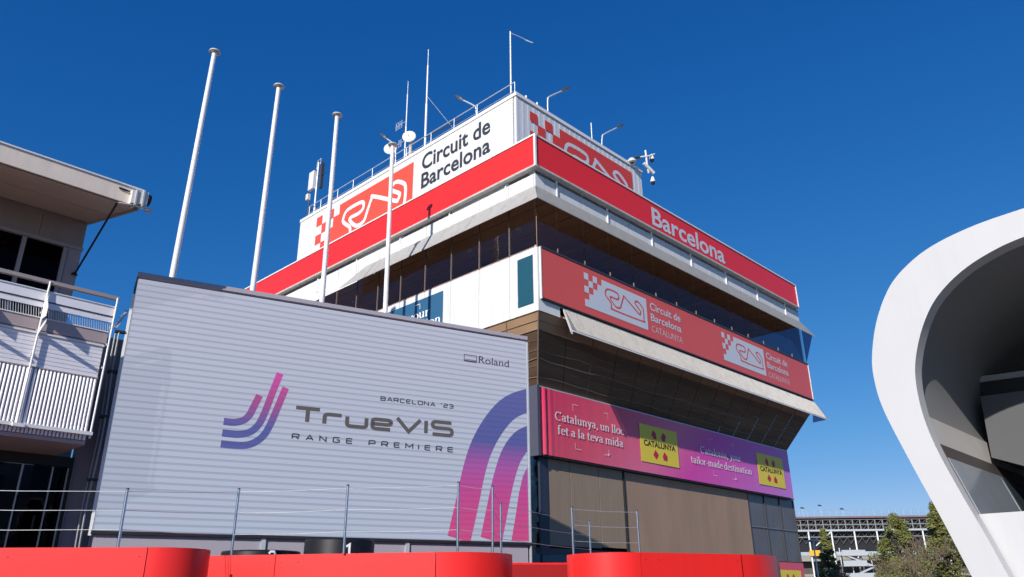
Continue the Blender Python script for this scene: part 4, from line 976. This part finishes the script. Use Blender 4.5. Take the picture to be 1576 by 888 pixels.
def strip(mb, A_, ua, B_, ub, smooth=True):
    n_ = len(A_); mb.add([(ua, y, z_) for y, z_ in A_]+[(ub, y, z_) for y, z_ in B_], [(k, k+1, n_+k+1, n_+k) for k in range(n_-1)], smooth)
mb = MB(); strip(mb, PO, -12, PI_, -12, False); strip(mb, PI_, -12, PI_, -11.72, True)
mb.build('rim', shell_w, H)
mb = MB(); strip(mb, PO, -11.999, PO, 3.0); mb.build('outer_skin', shell_w, H)
def grow(P, d):
    return [((y-d if y < -20.6 else y+d) , z_+(d if z_ > 5 else 0)) for y, z_ in P]
PG = prof([(y+.10, z_+(.05 if z_ > 5.2 else 0)) for y, z_ in inn[:-1]]+[(-20.6, 6.26)])
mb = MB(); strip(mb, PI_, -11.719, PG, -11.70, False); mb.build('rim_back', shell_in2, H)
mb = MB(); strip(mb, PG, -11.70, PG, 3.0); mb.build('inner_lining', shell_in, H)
# pale band: sunlight painted into the lower left lining; window with its frame
def wl(u, z_, d=.0):   # point on inner left wall at height z, pushed inwards by d
    for (y0, z0), (y1, z1) in zip(PG[:-1], PG[1:]):
        if z0 <= z_ <= z1 and y0 > -20.6: 
            t = (z_-z0)/(z1-z0); return Vector((u, y0+(y1-y0)*t-d, z_))
pale = mat('plaster_painted_sunlit', (.50, .475, .45), .6, var=.08)
def wallpatch(nm, m_, u0, u1, z0, z1, d, par=H):
    mb = MB(); n_ = 8
    P = [wl(u0, z0+(z1-z0)*k/n_, d) for k in range(n_+1)]; Q = [p+Vector((u1-u0, 0, 0)) for p in P]
    mb.add(P+Q, [(k, k+1, n_+2+k, n_+1+k) for k in range(n_)], True)
    mb.add([p+Vector((0, d*.8, 0)) for p in (P[0], Q[0], Q[-1], P[-1])]+[P[0], Q[0], Q[-1], P[-1]], [(0, 1, 5, 4), (2, 3, 7, 6), (1, 2, 6, 5), (3, 0, 4, 7)])
    return mb.build(nm, m_, par)
wallpatch('lower_lining_painted_sunlit', pale, -11.68, 2.5, .2, 4.05, .02)
wf = wallpatch('window_frame', mat('dark_bronze_frame', (.07, .06, .055), .5), -11.60, -7.0, 2.3, 3.62, .07)
wallpatch('window_pane', mat('pale_reflecting_glass', (.26, .29, .33), .12, spec=.8, var=.25, scale=1.1), -11.55, -8.9, 2.36, 3.42, .085, wf)
wallpatch('window_pane', mat('dark_glass_pane', (.05, .06, .07), .1, spec=.8), -8.8, -7.1, 2.36, 3.42, .085, wf)
# hanging box and beam inside
MB().slab([(-9, -18.06, 4.74), (-9, -20.6, 4.66), (-9, -20.6, 3.2), (-9, -18.44, 3.53), (-9, -18.01, 3.72)], (2.2, 0, 0)).build('inner_volume', mat('shade_darkened_inner_volume', (.085, .085, .09), .6), H)  # shade on the box is put into its dark colour
MB().slab([(-8.6, -17.8, 5.18), (-8.6, -20.6, 5.05), (-8.6, -20.6, 4.95), (-8.6, -17.8, 5.08)], (.3, 0, 0)).build('beam', shell_in2, H)
MB().slab([(-8.55, -18.0, 5.07), (-8.55, -20.4, 4.95), (-8.55, -20.4, 4.76), (-8.55, -18.0, 4.84)], (.05, 0, 0)).build('slot_window', black, H)
MB().box(W, -2.6, -2.5, -23, -18.2, .1, 6.2).build('back_wall', dkgrey, H)
MB().slab([(-11.66, -18.25, 2.62), (-11.66, -22.9, 2.60), (-11.66, -22.2, .1), (-11.66, -19.05, .1)], (.9, 0, 0)).build('parapet_block', shell_w, H)

# ================================================================ grandstand far behind
GO = Vector((-23.84, -21.34, 0))+fwh*170
G = Fr(GO, rth, -fwh)
T = thing('grandstand', 'steel-framed grandstand seen from behind, far off between the tower and the white pavilion', 'grandstand', (GO+rth*75))
x0, x1 = 46, 126
stl2 = mat('dull_steel', (.30, .30, .30), .6)
MB().box(G, x0, x1, -14, -1.6, 10.6, 16.9).build('seating_underside', black, T)
MB().box(G, x0, x1, -14, -.2, 17.1, 17.45).build('top_band', mat('faded_red_fascia', (.20, .13, .135), .7, var=.25, scale=.5), T)
MB().box(G, x0, x1, -.9, -.1, 14.45, 14.80).build('main_beam', galv, T)
for z_ in (16.75, 15.75, 13.3): MB().box(G, x0, x1, -1.0, -.7, z_, z_+.13).build('beam', stl2, T)
st = MB().box(G, 0, .13, -.95, -.75, 14.85, 16.9).build('truss_post', stl2, T)
nst = int((x1-x0)/1.57)
WL[st.name] += rth*x0; st.location = WL[st.name]-WL[T.name]; row(st, [rth*1.57*i for i in range(1, nst)])
dgm = MB()
for i in range(nst):
    a = x0+i*1.57
    for (za, zb) in ((14.9, 15.8), (15.9, 16.8), (13.4, 14.3), (12.0, 13.2)):
        dgm.tube([G.p(a, -.9, zb), G.p(a+.8, -1.3, za)], .07, 4, cap=False); dgm.tube([G.p(a+.8, -1.3, za), G.p(a+1.57, -.9, zb)], .07, 4, cap=False)
dgm.build('truss_diagonals', mat('shaded_steel', (.12, .12, .12), .6), T, kind='stuff')
rl = MB()
for i in range(nst): rl.tube([G.p(x0+i*1.57, -.3, 17.4), G.p(x0+i*1.57, -.3, 18.7)], .035, 4, cap=False)
for z_ in (18.0, 18.65): rl.tube([G.p(x0, -.3, z_), G.p(x1, -.3, z_)], .03, 4, cap=False)
rl.build('top_railing', galv, T, kind='stuff')
cp = MB().tube([G.p(0, -.3, 0), G.p(0, -.3, 14.4)], .17, 8).build('column', white2, T)
xs_ = [61.4, 66.2, 71.0, 75.7, 80.5, 85.3, 90, 95, 100]
WL[cp.name] += rth*xs_[0]; cp.location = WL[cp.name]-WL[T.name]; row(cp, [rth*(x-xs_[0]) for x in xs_[1:]])
MB().tube([G.p(62.6, -.2, 11.6), G.p(66.2, -.2, 14.4)], .12, 6).build('brace', white2, T)
MB().box(G, x0, x1, -12, -.8, 8.6, 9.8).build('concourse_slab', concrete, T)
MB().box(G, x0, x1, -2, -1.8, 9.8, 10.5).build('concourse_wall', mat('pale_blue_wall', (.35, .42, .48), .7, var=.3, scale=.6), T)
MB().box(G, x0, x1, -12, -3, 0, 8.5).build('lower_wall', mat('brown_lower_wall', (.10, .085, .075), .9, var=.4, scale=.4), T)
MB().box(G, x0, x1, -2.9, -1.2, 5.6, 6.1).build('lower_slab', concrete, T)
for a in (62.0, 70.3):
    Y = thing('amber_board', 'small amber board %s' % ('left, beside the first grandstand column' if a < 70 else 'right of the grandstand stair landing'), 'sign', G.p(a, .2, 9.6)); MB().box(G, a-1.1, a+1.1, .1, .2, 9.6, 10.7).build('board', orange, Y)
T = thing('stair_tower', 'galvanised zigzag stair tower in front of the grandstand', 'stairs', G.p(69, 3, 0))
for a in (66.4, 68.6, 70.8, 72.6):
    MB().tube([G.p(a, 2, 0), G.p(a, 2, 11.0 if a < 70 else 9.0)], .13, 6).build('post', galv, T)
for k, z_ in enumerate((2.4, 5.0, 7.4, 9.4)):
    MB().box(G, 66.2, 72.8, .5, 3.6, z_, z_+.15).build('landing', galv, T)
    MB().box(G, 66.2, 71.0 if k > 1 else 72.8, 3.5, 3.55, z_+.15, z_+1.1).build('guard_panel', mat('pale_mesh_guard', (.42, .44, .46), .6), T)
    a, b = (66.6, 72.4) if k % 2 else (72.4, 66.6)
    if k < 3: MB().slab([G.p(a, 2.4, z_+.1), G.p(b, 2.4, z_+2.4), G.p(b, 2.4, z_+2.1), G.p(a, 2.4, z_-.2)], fwh*-1).build('flight', galv, T)
for i, (px, zt) in enumerate(((66.5, 19.9), (70.6, 20.4), (75.6, 19.6))):
    T = thing('floodlight_pole', ['floodlight head on a thin pole above the grandstand, left one', 'floodlight head on a thin pole above the grandstand, highest and middle one', 'floodlight head on a thin pole above the grandstand, right one'][i], 'floodlight', G.p(px, -16, 0), 'floodlights above the grandstand')
    MB().tube([G.p(px, -16, 0), G.p(px, -16, zt+1)], .035, 6, .02).build('pole', white2, T)
    MB().hexa([G.p(px-.4, -16.3, zt+.9), G.p(px+.4, -16.3, zt+.8), G.p(px+.4, -15.7, zt+.8), G.p(px-.4, -15.7, zt+.9), G.p(px-.3, -16.3, zt+1.15), G.p(px+.2, -16.3, zt+1.05), G.p(px+.2, -15.7, zt+1.05), G.p(px-.3, -15.7, zt+1.15)]).build('lamp_head', dkgrey, T)
T = thing('street_lamp', 'grey lamp post with a flat square head, between the tower and the grandstand stairs', 'lamp', (44.3, 8.8, 0))
MB().tube([(44.3, 8.8, 0), (44.3, 8.8, 6.1)], .09, 8, .06).build('pole', galv, T)
MB().lathe((44.3, 8.8, 6.1), [(0, .14), (.25, .12), (.52, .04), (.5, -.02), (.12, -.1)], 12).build('lamp_head', galv, T)

# ---------------------------------------------------------------- trees
def leafy(mb, c, r, n_, sz, rng):
    for _ in range(n_):
        while True:
            p = Vector((rng.uniform(-1, 1), rng.uniform(-1, 1), rng.uniform(-1, 1)))
            if p.length <= 1: break
        p = c+Vector((p.x*r, p.y*r, p.z*r*.8))
        a = Vector((rng.gauss(0, 1), rng.gauss(0, 1), rng.gauss(0, 1))).normalized(); b = a.orthogonal().normalized(); s_ = sz*rng.uniform(.5, 1.2)
        mb.add([p-a*s_, p+b*s_*.45, p+a*s_, p-b*s_*.45], [(0, 1, 2, 3)])
def tree(x, y, h, w_, m_, label, n_cl=46, per=70, seed=1, name='pine_tree', base=.25, cat='tree', pointed=1.0):
    rng = random.Random(seed); T = thing(name, label, cat, (x, y, 0), 'trees in front of the grandstand')
    tr = MB().tube([(x, y, 0), (x+.1, y, h*.5), (x+.2, y-.1, h*.93)], .2*h/9, 8, .04); tr.build('trunk', bark, T)
    lm = MB(); cr = MB()
    for k in range(n_cl):
        t = base+(1-base)*(k+.5)/n_cl; rad = w_*(1-t**(1.3+pointed))*rng.uniform(.35, 1.05)*min(1, .45+(t-base)*3); an = rng.uniform(0, 6.28)
        c = Vector((x+rad*math.cos(an), y+rad*math.sin(an), h*t+rng.uniform(-.2, .3)))
        lm.tube([(x, y, h*t*.86), c], .04, 4, .015, cap=False)
        leafy(cr, c, w_*.30*rng.uniform(.6, 1.15)*(1.15-.6*t), per, .17, rng)
    lm.build('limbs', bark, T); cr.build('crown', m_, T)
def bare(x, y, h, w_, label, seed, leaf=None):
    rng = random.Random(seed); T = thing('bare_tree', label, 'tree', (x, y, 0), 'trees in front of the grandstand'); mb = MB()
    def br(p, d, l, r, dep):
        e_ = p+d*l; mb.tube([p, (p+e_)/2+Vector((rng.uniform(-.1, .1)*l, rng.uniform(-.1, .1)*l, 0)), e_], r, 4, r*.55, cap=False)
        if dep > 0:
            for _ in range(4 if dep > 1 else 5):
                dd = (d+Vector((rng.uniform(-.8, .8), rng.uniform(-.8, .8), rng.uniform(-.1, .5)))).normalized(); br(p+d*l*rng.uniform(.5, 1), dd, l*rng.uniform(.5, .75), r*.55, dep-1)
    MB().tube([(x, y, 0), (x, y, h*.35)], .16, 8, .1).build('trunk', bark, T)
    for _ in range(5): br(Vector((x, y, h*.25)), Vector((rng.uniform(-.5, .5)*w_/2, rng.uniform(-.5, .5)*w_/2, 1)).normalized(), h*.36, .07, 3)
    mb.build('crown', twig, T)
    if leaf:
        lf = MB()
        for _ in range(26): leafy(lf, Vector((x+rng.uniform(-1, 1)*w_*.7, y+rng.uniform(-1, 1)*w_*.7, h*rng.uniform(.25, .85))), .5, 26, .12, rng)
        lf.build('foliage', leaf, T)
tree(68.2, 10.0, 9.6, 2.9, leaf_a, 'rounded olive-green pine in the middle of the gap, before the grandstand', 110, 110, 3, pointed=3.2)
tree(62.3, 4.0, 9.9, 2.6, leaf_b, 'dark pointed pine hugging the white pavilion edge', 90, 100, 5, pointed=.4)
tree(64.5, 2.2, 7.6, 2.6, leaf_b, 'lower dark pine behind the white pavilion edge', 46, 80, 9, pointed=.6)
tree(55.0, 12.4, 7.6, 1.5, leaf_a, 'slim yellowish conifer beside the grey lamp post', 60, 80, 6, pointed=.4)
bare(58, 5.0, 7.4, 1.8, 'bare brown tree between the two pines', 11, leaf_b)
bare(60, 8.3, 5.4, 1.8, 'low bare tree with a little green, below the rounded pine', 12, leaf_a)
bare(52, 3.6, 5.2, 2.0, 'bushy leafless tree at the foot of the white pavilion', 13, leaf_b)
bare(53.5, 10.8, 4.4, 1.3, 'small leafless tree by the slim conifer', 14)
def hedge(x, y, L_, label, seed):
    rng = random.Random(seed); T = thing('shrub', label, 'shrub', (x, y, 0), 'shrubs below the trees'); mb = MB(); st_ = MB()
    for k in range(34):
        c = Vector((x+rng.uniform(-L_, L_), y+rng.uniform(-1.4, 1.4), rng.uniform(.4, 3.6))); leafy(mb, c, .6, 50, .14, rng); st_.tube([(c.x, c.y, 0), c], .03, 4, cap=False)
    st_.build('stems', bark, T); mb.build('foliage', leaf_b, T)
hedge(57, 7.4, 2.4, 'dark tangled shrub under the rounded pine', 21)
hedge(54, 4.2, 2.2, 'dark tangled shrub beside the white pavilion foot', 22)
hedge(55, 11.8, 1.8, 'dark tangled shrub beneath the lamp post', 23)
# terrain beyond
t_ = MB(); 
vs = []; NX = 30
for i in range(NX+1):
    for j in range(2): vs.append(GO+fwh*(60+j*60)+rth*(-300+i*25)+Vector((0, 0, (0 if j == 0 else 3+2*math.sin(i*.9)))))
t_.add(vs, [(2*i, 2*i+2, 2*i+3, 2*i+1) for i in range(NX)], True); t_.build('terrain', mat('dry_grass', (.12, .11, .06), .9), kind='structure')
